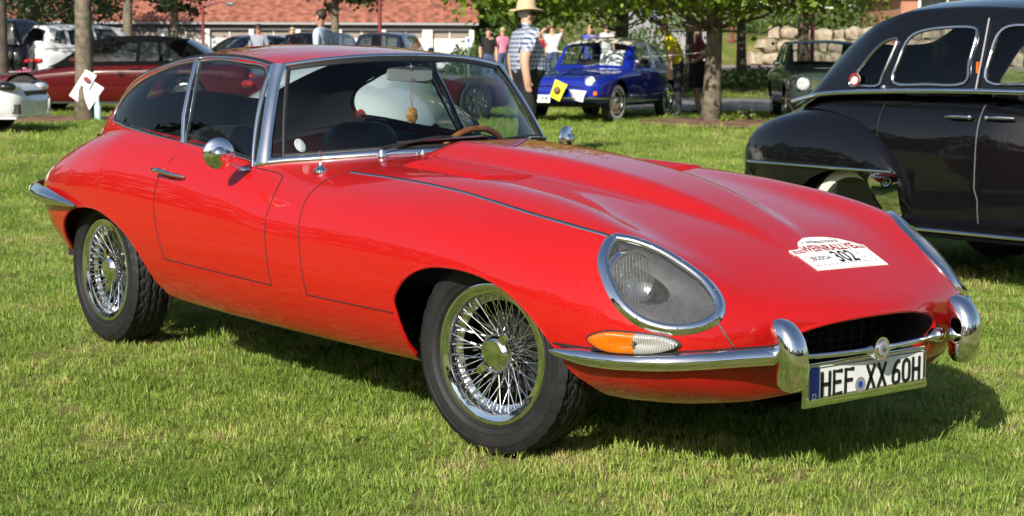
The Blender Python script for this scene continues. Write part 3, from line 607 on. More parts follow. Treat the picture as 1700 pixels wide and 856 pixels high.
j0 = tops(-.955, .26)*np.array((1, -1, 1)); B().lathe([(.010, -.002), (.009, .012), (.006, .018), (0, .019)], j0, axis=2, n=12).build('washer_jet', 'chrome', HERO)
for k in range(14):
    x = -.775+k*.036; y0, y1 = .285-.012*(k/13), .47+.05*(k/13)
    P = [tops(x+.006*0, y) for y in np.linspace(y0, y1, 9)]; Q, N = onS(P, SB, -.001)
    pair('louvre', B().sweep(Q, [(-.014,-.002),(-.010,.007),(.002,.0125),(.009,.009),(.0115,-.002)], normals=N, scale=[.35, .8, 1, 1, 1, 1, 1, .8, .35]), 'red_paint', bonnet, 70)
# ---- cabin
B().box((-2.1, 0, .36), (2.1, 1.3, .04)).build('cabin_floor', 'carpet_black', HERO); 
pair('door_card', B().box((-1.74, .655, .60), (.54, .03, .48)), 'leather_black'); pair('rear_side_trim', B().box((-2.55, .60, .62), (.7, .03, .55)), 'leather_black')
B().box((-2.98, 0, .74), (.62, 1.02, .03)).box((-2.62, 0, .62), (.06, 1.1, .3)).build('parcel_shelf', 'carpet_black', HERO)
def seat(y, x=-2.02, h=.50):
    r = B(); R = lambda a: np.array(((cos(a), 0, sin(a)), (0, 1, 0), (-sin(a), 0, cos(a))))
    cush = B(); n = 10
    def pad(b, c, d, rot, p=4):
        V = []
        for i in range(13):
            th = pi*i/12
            V.append([np.array(c)+rot@np.array((d[0]*np.sign(sin(th)*cos(f))*abs(sin(th)*cos(f))**(2/p), d[1]*np.sign(sin(th)*sin(f))*abs(sin(th)*sin(f))**(2/p), d[2]*np.sign(cos(th))*abs(cos(th))**(2/p))) for f in np.linspace(0, 2*pi, 25)])
        return b.grid(np.array(V))
    s = pad(cush, (x+.12, y, .50), (.26, .23, .08), R(-.12)).build('seat', 'leather_black', HERO, 180)
    pad(B(), (x-.18, y, .675), (.075, .20, .28), R(-.30)).build('backrest', 'leather_black', s, 180)
    for dy in (-.1, 0, .1): B().tube([(x-.08-.20*t*.9, y+dy, .50+.38*t) for t in (0, .5, 1)], .006, 5).build('seam', 'gap_black', s)
    return s
for y in (-.34, .34): seat(y)
B().box((-2.58, 0, .58), (.12, 1.0, .34)).build('rear_seat_back', 'leather_black', HERO)
dash = B(); V = []
for y in np.linspace(-.55, .55, 17):
    xb = ws_base(y/.70)[0]; V.append([(xb-.03, y, zbody(xb, abs(y))-.03), (xb-.10, y, .885-.06*abs(y)), (xb-.24, y, .885-.06*abs(y)), (xb-.30, y, .86-.06*abs(y)), (xb-.31, y, .68), (xb-.10, y, .62)])
dash.grid(np.array(V)).build('dashboard', 'leather_black', HERO, 60)
sw = B(); c = np.array((-1.53, .385, .765)); ax = np.array((-.93, 0, .37)); e1 = np.array((0, 1., 0)); e2 = np.cross(ax, e1)
wheel_rim = sw.tube([c+.195*(e1*cos(a)+e2*sin(a)) for a in np.linspace(0, 2*pi, 49)[:-1]], .0135, 10, True).build('steering_wheel', 'wood_rim', HERO, 180)
for a in (pi/2+pi, .35, pi-.35): B().sweep([c, c+.19*(e1*cos(a)+e2*sin(a))], [(-.014,-.002),(-.014,.002),(.014,.002),(.014,-.002)], normals=[ax]*2).build('spoke', 'dull_chrome', wheel_rim)
B().ball(c+ax*.02, .04, 8).build('horn_boss', 'print_black', wheel_rim, 180); B().tube([c, c-ax*.45], .022, 8).build('steering_column', 'print_black', HERO)
m = ws(0, .80)+np.array((-.11, 0, -.010)); mir = B().sweep([m+np.array((-.0, y, 0)) for y in np.linspace(-.105, .105, 9)], [(-.028,-.010),(-.028,.010),(.028,.010),(.028,-.010)], normals=[(.95, -.25, 0)]*9, scale=[.72, .95, 1, 1, 1, 1, 1, .95, .72]).build('interior_mirror', 'mirror_back', HERO, 50)
B().tube(smooth([ws(0, .985)+np.array((-.02, -.01, 0)), ws(0, .93)+np.array((-.05, 0, -.0)), m+np.array((.012, 0, .03)), m], 4), .005, 6).build('mirror_arm', 'chrome', mir)
st = ws(-.845, .13, .003); M4 = frame4(st, (-.25, 1, 0), (-.5, -.1, 1)); b = B().prism([(.0265*cos(a), .0265*sin(a)) for a in np.linspace(0, 2*pi, 33)[:-1]], .001, M4); stk = b.build('windscreen_sticker', 'white_paint', scr)
B().sweep([M4@Vector((.0215*cos(a), .0215*sin(a), .0015)) for a in np.linspace(0, 2*pi, 29)[:-1]], [(-.002,-.0003),(-.002,.0003),(.002,.0003),(.002,-.0003)], True, [np.array(M4.to_3x3()@Vector((0, 0, 1)))]*28).build('sticker_ring', 'pale_blue', stk)
# ornament hanging from the mirror
b0 = m+np.array((.016, 0, -.012)); orn = thing('hanging_ornament', 'brown shell ornament on a string hanging from the interior mirror of the red coupe', 'ornament', tuple(b0-np.array((0, 0, .15))))
o = B().tube([(0, -.004, .15), (0, -.006, .06), (0, 0, .03)], .0016, 5).tube([(0, .006, .15), (0, .004, .06), (0, 0, .03)], .0016, 5).build('string', 'cord_brown', orn)
b = B().ball((0, 0, 0), (.012, .026, .034), 10); b.V = [(x*(1+.2*sin(30*y)), y*(1+.12*sin(9*math.atan2(z, y))), z) for x, y, z in b.V]; b.build('shell', 'amber_resin', orn, 180)
# ---- wire wheels
def tyre_mesh():
    prof = [(.218,-.072),(.226,-.080),(.229,-.086),(.233,-.0845),(.250,-.090),(.2515,-.0918),(.2535,-.0915),(.255,-.0905),(.275,-.0935),(.288,-.0925),(.2895,-.0938),(.2915,-.0936),(.293,-.0915),(.314,-.084),(.322,-.077)]
    prof = [(r if r < .23 else .23+(r-.23)*.885, h) for r, h in prof]
    tw = np.linspace(-.070, .070, 29); R0 = .316; n = 220; V = []
    for i in range(n):
        a = 2*pi*i/n; ring = [(r, h) for r, h in prof]; zg = .0035*(1 if (i//3) % 2 else -1)
        ring[-2] = (ring[-2][0]-(.0012 if (i % 6) < 2 else 0), ring[-2][1]); ring[-1] = (ring[-1][0]-(.003 if (i % 6) < 2 else 0), ring[-1][1])
        for w in tw:
            r = R0-.012*(abs(w)/.07)**3; dep = 0
            for gk in (-.044, -.015, .015, .044):
                if abs(w-gk-zg*(1 if gk > 0 else -1)) < .0038: dep = .007
            if abs(w) > .052 and (i % 6) < 1: dep = .005
            elif (i+int(w*300)) % 7 == 0 and dep == 0: dep = .0015
            ring.append((r-dep, w))
        e = [(r, -h) for r, h in prof[::-1]]; e[0] = (e[0][0]-(.003 if (i % 6) < 2 else 0), e[0][1]); e[1] = (e[1][0]-(.0012 if (i % 6) < 2 else 0), e[1][1]); ring += e
        V.append([(r*cos(a), h, r*sin(a)) for r, h in ring])
    V = np.array(V+V[:1]); return B().grid(V).mesh('tyre', 35, merge=1e-5)
TM = tyre_mesh(); RMm = B().lathe([(.165,.030),(.182,.034),(.188,.040),(.186,.066),(.190,.074),(.205,.078),(.214,.082),(.221,.080),(.2215,.074),(.216,.069),(.205,.05),(.200,-.05),(.222,-.076),(.215,-.078),(.196,-.06),(.178,-.05),(.172,.028),(.165,.030)], n=72).mesh('wheel', 40)
HUB = B().lathe([(.030,-.04),(.042,-.03),(.046,.0),(.046,.020),(.052,.028),(.050,.040),(.036,.044)], n=36).mesh('hub', 40)
CAP = B().lathe([(.054,.030),(.062,.040),(.063,.056),(.056,.068),(.043,.076),(.041,.073),(.022,.073),(0,.074)], n=40).mesh('knock_off_cap', 35)
EAR = B().sweep([(.030,.060,0),(.052,.066,.0),(.072,.070,.004),(.090,.070,.010)], [(-.016,-.007),(-.012,.006),(.012,.006),(.016,-.007)], normals=[(0, 1, 0)]*4, scale=[1.2, 1.1, .95, .5]).mesh('cap_ear', 50)
DRUM = B().lathe([(0,-.03),(.135,-.03),(.14,-.05),(.14,-.075),(0,-.075)], n=36).mesh('brake_disc', 40)
SPK = []
for r0, h0, r1, h1, da in ((.047,.030,.186,.058,.42),(.047,.030,.186,.058,-.42),(.044,-.028,.186,.046,.30),(.044,-.028,.186,.046,-.30)):
    p0 = (r0*cos(da), h0, r0*sin(da)); p1 = (r1, h1, 0); SPK.append(B().tube([p0, p1], .0019, 6).tube([np.array(p1)+(np.array(p0)-np.array(p1))*.10, p1], .0032, 6).mesh('spoke', 60))
def wheel(x, y, steer, spin, detail):
    s = 1 if y > 0 else -1; w = link('wheel', RMm, 'chrome', HERO); w.location = (x, y, .325); w.rotation_euler = (0, spin, steer+(0 if s > 0 else pi))
    link('tyre', TM, 'tyre_rubber', w); link('hub', HUB, 'chrome', w); c = link('knock_off_cap', CAP, 'chrome', w); link('brake_disc', DRUM, 'liner_black', w)
    for k in range(2):
        e = link('cap_ear', EAR, 'chrome', w); e.rotation_euler = (0, k*pi+.6, 0)
    for k in range(18 if detail else 9):
        for j, m in enumerate(SPK):
            p = link('spoke', m, 'chrome', w); p.rotation_euler = (0, 2*pi*(k+(.25 if j > 1 else 0)+.5*(j % 2))/(18 if detail else 9), 0)
    return w
wheel(0, -.625, radians(9), .3, True); wheel(-2.667, -.625, 0, 1.1, True); wheel(0, .625, radians(5), 0, False); wheel(-2.667, .625, 0, 0, False)
# ---- rally plaque lying on the bonnet
rp = thing('rally_plaque', 'white rally plaque with number 302 stuck on the bonnet of the red coupe', 'plaque', (.69, .105, .62))
def on_bonnet(u, v, h=0.):
    x, y = .76-v, .105+u; l, n = SB.at((x, abs(y), zbody(x, abs(y)))); return np.array((l[0], y, l[2]))+n*np.array((1, np.sign(y), 1))*h-np.array((.69, .105, .62))
PQ = [(-.158,0),(.160,-.002),(.163,.082),(.166,.088),(.166,.104),(.150,.108),(.14,.118),(.10,.146),(.05,.163),(0,.168),(-.05,.160),(-.09,.142),(-.115,.118),(-.122,.106),(-.172,.104),(-.170,.082),(-.160,.080)]
gx = np.linspace(-.18, .18, 25); gy = np.linspace(-.01, .18, 15); G0 = grid_faces(np.array([[(a, b, 0.) for b in gy] for a in gx])); G0, _ = cut(G0, PQ, (0, 1))
def lay(fs, h): return [[tuple(on_bonnet(p[0], p[1], h)) for p in f] for f in fs]
sheet = panel('plaque_sheet', lay(G0, .0035), 'white_paint', rp)
B().tube([on_bonnet(a, b, .0018) for a, b in PQ], .0022, 6, True).build('plaque_edge', 'white_paint', rp)
def plq_text(t, size, u, v, mat, sx=1., h=.0042, sp=1., bold=.0003):
    o = text_mesh(t, size, mat, rp, Matrix.Identity(4), sx=sx, depth=0, spacing=sp, bold=bold)
    for w in o.data.vertices: w.co = Vector(on_bonnet(u+w.co.x, v+w.co.y, h))
    return o
def plq_bar(u0, u1, v0, v1, mat, name='print_bar', h=.0040):
    f, _ = cut(grid_faces(np.array([[(a, b, 0.) for b in np.linspace(v0, v1, 4)] for a in np.linspace(u0, u1, 10)])), [(u0-1, v0-1), (u1+1, v0-1), (u1+1, v1+1), (u0-1, v1+1)], (0, 1)); return panel(name, lay(f, h), mat, rp)
plq_bar(-.166, -.118, .085, .101, 'print_red'); plq_bar(.122, .163, .087, .102, 'print_red')
plq_text('WEINRALLYE', .045, .001, .101, 'print_red', .90, bold=.0013); plq_text('2016', .017, -.142, .093, 'white_paint', 1.1, .0046); plq_text('2016', .016, .143, .0945, 'white_paint', 1.1, .0046)
plq_text('11. INTERNATIONALE', .0185, -.002, .136, 'print_black', .95); plq_text('302', .078, .020, .050, 'print_black', .82, bold=.0016); plq_text('BOSCH', .026, -.085, .052, 'print_black', 1.); 
for uu in (-.142, .094, .132):
    B().tube([on_bonnet(uu+.014*cos(a), .052+.014*sin(a), .0042) for a in np.linspace(0, 2*pi, 21)[:-1]], .0011, 5, True).build('printed_ring', 'print_grey' if uu < .13 else 'pale_blue', rp)
for k in range(16): plq_bar(-.145+k*.0178, -.145+k*.0178+.008+.006*(k % 3 == 0), .018, .022, 'print_grey')
# ================================================================ the place
FH = np.array((cos(YAW), sin(YAW))); RH = np.array((sin(YAW), -cos(YAW))); FPX = 2866.
def sst(x): x = np.clip(x, 0, 1); return x*x*(3-2*x)
_hr = pchip([(0,0),(9,0),(20,.08),(28,.14),(36,.19),(50,.60),(60,.87),(63.5,.95),(66,1.75),(75,2.4),(110,4.2),(200,7)]); _hl = pchip([(0,0),(9,0),(20,.09),(28,.17),(36,.22),(50,.35),(60,.5),(75,.7),(200,1.6)])
def dl_of(x, y):
    q = np.stack([np.asarray(x, float)-CAMP[0], np.asarray(y, float)-CAMP[1]], -1); return q@FH, q@RH
def ground_z(x, y):
    d, l = dl_of(x, y); w = sst((l+1.)/7); bump = .012*np.sin(np.asarray(x)*.9+1)*np.sin(np.asarray(y)*.7)*np.clip((d-7)/6, 0, 1)
    return _hl(d)*(1-w)+_hr(d)*w+bump
def at(px, d, dz=0.):
    """point on the ground, d metres ahead, in the direction of one picture column"""
    p = CAMP[:2]+FH*d+RH*((px-850)/FPX*d); return np.array((p[0], p[1], float(ground_z(p[0], p[1]))+dz))
def dirv(dl, dd):
    """heading angle of a direction given as (sideways, away)"""
    v = RH*dl+FH*dd; return math.atan2(v[1], v[0])
M('soil_dark', (.09, .06, .04), .95, var=.4, vscale=3, bump=.5, bscale=8)
def ground_mat():
    m = bpy.data.materials.new('lawn_soil'); m.use_nodes = True; n = m.node_tree; b = n.nodes['Principled BSDF']; b.inputs['Roughness'].default_value = 1; b.inputs['Specular IOR Level'].default_value = .1
    g = n.nodes.new('ShaderNodeNewGeometry'); r = None
    def noise(sc, det): t = n.nodes.new('ShaderNodeTexNoise'); t.inputs['Scale'].default_value = sc; t.inputs['Detail'].default_value = det; n.links.new(g.outputs['Position'], t.inputs['Vector']); return t
    a = noise(.9, 6); c = noise(14, 6); r1 = n.nodes.new('ShaderNodeValToRGB'); r1.color_ramp.elements[0].position = .42; r1.color_ramp.elements[1].position = .66
    r1.color_ramp.elements[0].color = (.12, .155, .035, 1); r1.color_ramp.elements[1].color = (.24, .20, .10, 1); n.links.new(a.outputs['Fac'], r1.inputs[0])
    r2 = n.nodes.new('ShaderNodeValToRGB'); r2.color_ramp.elements[0].position = .3; r2.color_ramp.elements[1].position = .7; r2.color_ramp.elements[0].color = (.55, .55, .5, 1); r2.color_ramp.elements[1].color = (1.35, 1.35, 1.2, 1); n.links.new(c.outputs['Fac'], r2.inputs[0])
    mx = n.nodes.new('ShaderNodeMix'); mx.data_type = 'RGBA'; mx.blend_type = 'MULTIPLY'; mx.inputs[0].default_value = 1; n.links.new(r1.outputs[0], mx.inputs[6]); n.links.new(r2.outputs[0], mx.inputs[7]); n.links.new(mx.outputs[2], b.inputs['Base Color'])
    bp = n.nodes.new('ShaderNodeBump'); bp.inputs['Strength'].default_value = .8; bp.inputs['Distance'].default_value = .03; n.links.new(c.outputs['Fac'], bp.inputs['Height']); n.links.new(bp.outputs[0], b.inputs['Normal']); MAT['lawn_soil'] = m
ground_mat()
dd = np.concatenate([np.linspace(-60, -6, 12), np.linspace(-4, 12, 33), np.linspace(12.6, 80, 110), np.linspace(84, 420, 30)])
V = np.array([[(lambda p: (p[0], p[1], float(ground_z(p[0], p[1]))))(CAMP[:2]+FH*d+RH*l*max(1, abs(d)/30)) for l in np.linspace(-60, 60, 81)] for d in dd])
tag(B().grid(V).build('lawn', 'lawn_soil', None, 180), kind='structure')
def sheet(name, poly, mat, off=.006, step=.8, kind='structure'):
    """patch of ground following the terrain; poly in (sideways, ahead) metres"""
    ls = [p[0] for p in poly]; ds = [p[1] for p in poly]; nl = max(2, int((max(ls)-min(ls))/step)+1); nd = max(2, int((max(ds)-min(ds))/step)+1)
    f, _ = cut(grid_faces(np.array([[(l, d, 0.) for d in np.linspace(min(ds)-.01, max(ds)+.01, nd)] for l in np.linspace(min(ls)-.01, max(ls)+.01, nl)])), poly, (0, 1)); out = []
    for g in f:
        h = []
        for q in g: p = CAMP[:2]+FH*q[1]+RH*q[0]; h.append((float(p[0]), float(p[1]), float(ground_z(p[0], p[1]))+off))
        out.append(h)
    o = panel(name, out, mat); return tag(o, kind=kind)
M('asphalt', (.16, .16, .17), .9, var=.2, vscale=2, bump=.3, bscale=30); M('pink_paving', (.33, .26, .23), .9, var=.15, vscale=1.5); M('mulch', (.16, .085, .05), 1., var=.55, vscale=3, bump=.8, bscale=9); M('plaza_paving', (.36, .34, .33), .9, var=.12, vscale=.7)
sheet('road', [(2.2,33.2),(3.5,33.0),(16,32.5),(34,34),(34,39),(16,38.5),(4.2,39.6),(2.4,39)], 'asphalt', .02)
sheet('road', [(-34,36),(-8,37),(-8,43),(-34,44)], 'asphalt', .02); sheet('parking_area', [(-60,44),(2,44),(2,70),(-60,70)], 'asphalt', .02, 2.)
sheet('path', [(3,56),(40,54),(40,60.5),(3,61)], 'pink_paving', .02, 1.); sheet('plaza', [(2.8,61),(7.2,61),(13.5,108),(7.5,108)], 'plaza_paving', .03, 1.)
sheet('flower_bed', smooth([(1.9,27.6),(2.8,29.2),(4.4,29.4),(4.7,28.0),(3.9,26.6),(2.6,26.4)], 5, True), 'mulch', .03, .3); sheet('flower_bed', smooth([(-9.3,28.6),(-7.2,29.3),(-5.9,28.7),(-6.6,27.2),(-8.2,26.9)], 5, True), 'mulch', .012, .3)
sheet('flower_bed', [(3.4,41.8),(9,41.2),(16,41),(30,42),(30,45),(16,44.5),(9,44.6),(3.4,45)], 'mulch', .015)
# ---------------------------------------------------------------- cars in the background
M('car_tyre', (.02, .02, .02), .7); M('alloy', (.5, .5, .52), .3, 1.); M('car_black_glass', (.008, .009, .01), .05, coat=1); M('dark_trim', (.015, .015, .016), .5); glass('car_glass', (.35, .39, .40), 1.2); glass('clear_car_glass', (.78, .82, .82), .8); M('soft_top', (.006, .006, .007), .95, spec=.05, bump=.2); M('lamp_white', (.75, .77, .8), .1, .3, coat=1); M('whitewall', (.6, .58, .53), .6)
WM = {}
def wheel_parts(root, x, y, r, w, rim='alloy', style='spokes', steer=0.):
    key = (r, w, style)
    if key not in WM:
        t = B().lathe([(r*.62,-w*.42),(r*.75,-w*.5),(r*.93,-w*.48),(r,-w*.36),(r,w*.36),(r*.93,w*.48),(r*.75,w*.5),(r*.62,w*.42)], n=36).mesh('tyre', 40)
        b = B().lathe([(r*.64,w*.42),(r*.60,w*.44),(r*.58,w*.34),(r*.55,w*.1),(.02,w*.1)], n=36)
        if style == 'spokes':
            for k in range(10): a = 2*pi*k/10+(.12 if k % 2 else -.12); b.sweep([(.03*cos(a), w*.30, .03*sin(a)), (r*.6*cos(a), w*.38, r*.6*sin(a))], [(-.018,-.02),(-.018,.01),(.018,.01),(.018,-.02)], normals=[(0, 1, 0)]*2)
            b.lathe([(0,w*.36),(.05,w*.36),(.06,w*.25)], n=18)
        else: b.lathe([(0,w*.50),(r*.18,w*.49),(r*.28,w*.40),(r*.38,w*.36),(r*.5,w*.38),(r*.58,w*.34)], n=36)
        WM[key] = (t, b.mesh('rim', 40), B().lathe([(r*.70,w*.492),(r*.72,w*.515),(r*.86,w*.505),(r*.88,w*.49)], n=36).mesh('whitewall', 60))
    t, m, ww = WM[key]; o = link('wheel', m, rim, root); o.location = (x, y, r); o.rotation_euler = (0, 0, steer+(0 if y > 0 else pi)); link('tyre', t, 'car_tyre', o)
    if style == 'whitewall': link('whitewall', ww, 'whitewall', o)
    return o
def loft(T, xs, nu=18, nl=7, nf=3):
    rows = []
    for x in xs:
        zt, yw, zw, zb, rb, n = (float(T[k](x)) for k in ('zt', 'yw', 'zw', 'zb', 'rb', 'n')); u = np.linspace(0, 1, nu+1); th = u*pi/2
        A = np.stack([yw*np.sin(th)**(2/n), zw+(zt-zw)*np.maximum(np.cos(th), 0)**(2/n)], 1); A[-1, 1] = zw
        q = np.sin(np.linspace(0, 1, nl+1)[1:]*pi/2); yb = yw*rb; L = np.stack([yb+(yw-yb)*np.maximum(1-q**3, 0)**.7, zw-(zw-zb)*q], 1); Fl = np.stack([yb*(1-np.linspace(0, 1, nf+1)[1:]), np.full(nf, zb)], 1)
        A = np.vstack([A, L, Fl]); rows.append(np.column_stack([np.full(len(A), x), A]))
    return np.array(rows)
def make_car(name, label, cat, loc, rz, P, group=None):
    """P: tables for body and cabin, outlines for glass; front axle at the local origin, nose along +x"""
    root = thing(name, label, cat, tuple(loc), rz, group); T = {k: pchip(v) for k, v in P['body'].items()}; xs0 = [a for a, _ in P['body']['zt']]; xf, xr = max(xs0), min(xs0)
    xs = stations(xf, xr, P.get('nx', 56)); V = loft(T, xs); S = Surf(V); S.sign = -1; f = grid_faces(V); wb = P['wb']; r = P.get('r', .31); ar = r*P.get('arch', 1.16)
    inn = [g for g in f if sum(p[1] for p in g)/len(g) < .4]; out = [g for g in f if sum(p[1] for p in g)/len(g) >= .4]
    for cx in (0, -wb):
        if P.get('arches', True): _, out = cut(out, [(cx+ar*cos(a), r+ar*sin(a)) for a in np.linspace(-.35, pi+.35, 22)]+[(cx-ar, -.2), (cx+ar, -.2)])
    body = panel('body', inn+out, P['paint'], root, S, sym=True)
    for v, c in ((V[0], xf), (V[-1], xr)): pass
    for k, nm in ((0, 'front_panel'), (-1, 'rear_panel')):
        ring = [tuple(p) for p in V[k]]; ring = ring+[(p[0], -p[1], p[2]) for p in ring[::-1][1:-1]]; B().add(ring, [tuple(range(len(ring)))]).build(nm, P['paint'], root)
    if 'cab' in P:
        C = {k: pchip(v) for k, v in P['cab'].items()}; x0 = max(a for a, _ in P['cab']['gc']); x1 = min(a for a, _ in P['cab']['gc']); rows = []
        for s in stations(x0, x1, 60):
            gy, gz, gc, gb, bz = (float(C[k](s)) for k in ('gy', 'gz', 'gc', 'gb', 'bz')); gz = min(gz, gc-.004); R = [(s, gb+(gy-gb)*t+.02*4*t*(1-t), bz+(gz-bz)*t) for t in np.linspace(0, 1, 9)]
            R += [(s, gy*(1-t), gz+(gc-gz)*(1-(1-t)**2.6)) for t in np.linspace(0, 1, 13)[1:]]; rows.append(R)
        G = np.array(rows); SGc = Surf(G); side = grid_faces(G[:, :9]); top = grid_faces(G[:, 8:]); gl = []
        for poly in P.get('side_glass', []): i, side = cut(side, poly); gl.append((i, 'side_window', poly))
        tg = []
        for poly, nm in P.get('top_glass', []): i, top = cut(top, poly, (0, 1)); tg.append((i, nm))
        if 'roof_x' in P:
            a, b = P['roof_x']; mid, ends = cut(top, [(b, -2), (a, -2), (a, 2), (b, 2)], (0, 1)); panel('cabin_frame', ends+cut(side, [(-9, P['roof_z']), (9, P['roof_z']), (9, 3), (-9, 3)])[1], P['paint'], root, SGc, sym=True); hi, lo_ = cut(side, [(-9, P['roof_z']), (9, P['roof_z']), (9, 3), (-9, 3)]); top, side = mid, hi
        panel('roof', top+side, P.get('roof_paint', P['paint']), root, SGc, sym=True)
        for i, nm, poly in gl:
            for s in (1, -1):
                if i:
                    w = panel(nm, i if s > 0 else mirror(i), P.get('glass', 'car_glass'), root)
                    if P.get('trim'):
                        L = []
                        for p in poly:
                            h = SGc.cast((p[0], 3, p[1]), (0, -1, 0))
                            if h is not None: L.append(h+np.array((0, .004, 0)))
                        if len(L) > 3: b = B().tube(L, P.get('trim_r', .009), 6, True); (b if s > 0 else mirB(b)).build('window_trim', P['trim'], w, 60)
        for i, nm in tg: panel(nm, i, P.get('glass', 'car_glass'), root, None, sym=True)
    for cx, st in ((0, P.get('steer', 0)), (-wb, 0)):
        for sg in (1, -1): wheel_parts(root, cx, sg*(P['track']/2), r, P.get('tw', .2), P.get('rim', 'alloy'), P.get('wheel', 'spokes'), st)
    B().box((-wb/2, 0, .3), (wb*.98+.6, P['track']*.82, .12)).build('underbody', 'dark_trim', root)
    return root, S
def flank_of(S, x, z, off=.0):
    h = S.cast((x, 3, z), (0, -1, 0)); return h+np.array((0, off, 0)) if h is not None else np.array((x, .8, z))
def both_sides(root, name, b, mat, deg=40): b.build(name, mat, root, deg); mirB(b).build(name, mat, root, deg)
def modern(paint_, H=1.45, W=1.82, L=4.6, wb=2.75, kind='saloon', roof_paint=None, glass_='car_glass'):
    fo = .85; ro = L-fo-wb; xr = -wb-ro; w = W/2; bz = H*.64; suv = kind in ('suv', 'hatch')
    zt = [(fo+.07,.46),(fo+.05,.50),(fo,.55),(fo-.04,.62),(fo-.2,.70),(.2,bz-.16),(-.55,bz-.04),(-1.0,bz+.02),(-wb,bz+.05),(xr+.25,bz+.03 if not suv else bz+.02),(xr+.05,bz-.05),(xr,bz-.2),(xr-.05,bz-.3)]
    body = dict(zt=zt, yw=[(fo+.07,w*.25),(fo+.05,w*.5),(fo,w*.72),(fo-.1,w*.86),(fo-.4,w*.97),(0,w),(-wb,w),(xr+.3,w*.96),(xr+.08,w*.9),(xr,w*.8),(xr-.05,w*.45)], zw=[(fo,.45),(0,.58),(-wb,.62),(xr,.6)], zb=[(fo,.25),(0,.20),(-wb,.22),(xr,.32)], rb=[(fo,.9),(xr,.9)], n=[(fo,3.2),(0,3.6),(-wb,3.8),(xr,3.4)])
    re = xr+.12 if suv else xr+.62; rt = xr+.42 if suv else -wb+.12
    gc = [(-.42,bz-.02),(-.55,bz+.04),(-1.22,H-.05),(-1.55,H-.008),(-2.0,H),(rt,H-.06),(rt-(rt-re)*.5,(H-.06+bz)/2+.04),(re,bz)]
    cab = dict(gc=gc, gz=[(x, z-(.05 if z > bz+.2 else .03)) for x, z in gc], gy=[(-.42,w*.74),(-1.3,w*.68),(-2.2,w*.66),(re,w*.66)], gb=[(-.42,w*.86),(-1.2,w*.9),(-wb,w*.88),(re,w*.78)], bz=[(-.42,bz-.07),(-wb,bz-.01),(re,bz-.05)])
    sg = [[(-1.0,bz+.03),(-1.42,H-.13),(-1.98,H-.11),(-1.98,bz+.045)], [(-2.05,bz+.045),(-2.05,H-.11),(-2.45,H-.13),(-2.75 if not suv else -2.85,bz+.14 if not suv else H-.17),(-2.85,bz+.055)]]
    if suv: sg.append([(-2.95,bz+.06),(-2.95,H-.17),(xr+.55,H-.2),(xr+.4,bz+.1)])
    tg = [([(-.60,-.01),(-.60,w*.60),(-1.20,w*.58),(-1.24,-.01)], 'windscreen'), ([(rt-.05,-.01),(rt-.08,w*.55),(re+.08,w*.58),(re+.06,-.01)], 'rear_window')]
    return dict(body=body, cab=cab, side_glass=sg, top_glass=tg, wb=wb, track=W-.24, paint=paint_, roof_paint=roof_paint or paint_, r=.33, tw=.22, glass=glass_, fo=fo, xr=xr, bz=bz, w=w)
paint('car_black', (.006, .006, .007), .3); paint('car_white', (.72, .73, .73), .3); paint('car_dark_red', (.075, .005, .005), .3); paint('car_navy', (.012, .018, .035), .3); paint('car_silver', (.30, .31, .33), .3); paint('car_blue', (.006, .018, .25), .28); paint('car_cream', (.55, .53, .46), .35); paint('car_green', (.030, .045, .042), .35); paint('car_black_old', (.004, .004, .005), .25, .03); paint('car_ivory', (.74, .76, .72), .35)
def lamps(root, S, P, front='lamp_white', rear='tail_red', z=.66):
    for mat, nm, x in ((front, 'headlight', P['fo']-.14), (rear, 'tail_light', P['xr']+.07)):
        p = flank_of(S, x, z); y = P['w']*.68; q = S.cast((x+(2 if nm == 'headlight' else -2), y, z), (-1 if nm == 'headlight' else 1, 0, 0)); q = q if q is not None else p
        both_sides(root, nm, B().ball(q, (.10, .17, .065), 8), mat, 180)
# dark red convertible, side on, nose to the left
P = modern('car_dark_red', 1.37, 1.86, 4.85, 2.85, roof_paint='soft_top'); r0, S = make_car('convertible', 'dark red convertible with a black soft top behind the tree with papers', 'car', at(68, 31.2), dirv(-1, .05), P); lamps(r0, S, P)
both_sides(r0, 'mirror', B().ball((-.95, .98, .93), (.09, .10, .06), 8), 'car_dark_red', 180); both_sides(r0, 'door_handle', B().box((-2.0, .935, .80), (.2, .03, .03)), 'car_dark_red'); both_sides(r0, 'side_skirt', B().box((-1.4, .80, .22), (2.0, .1, .08)), 'dark_trim')
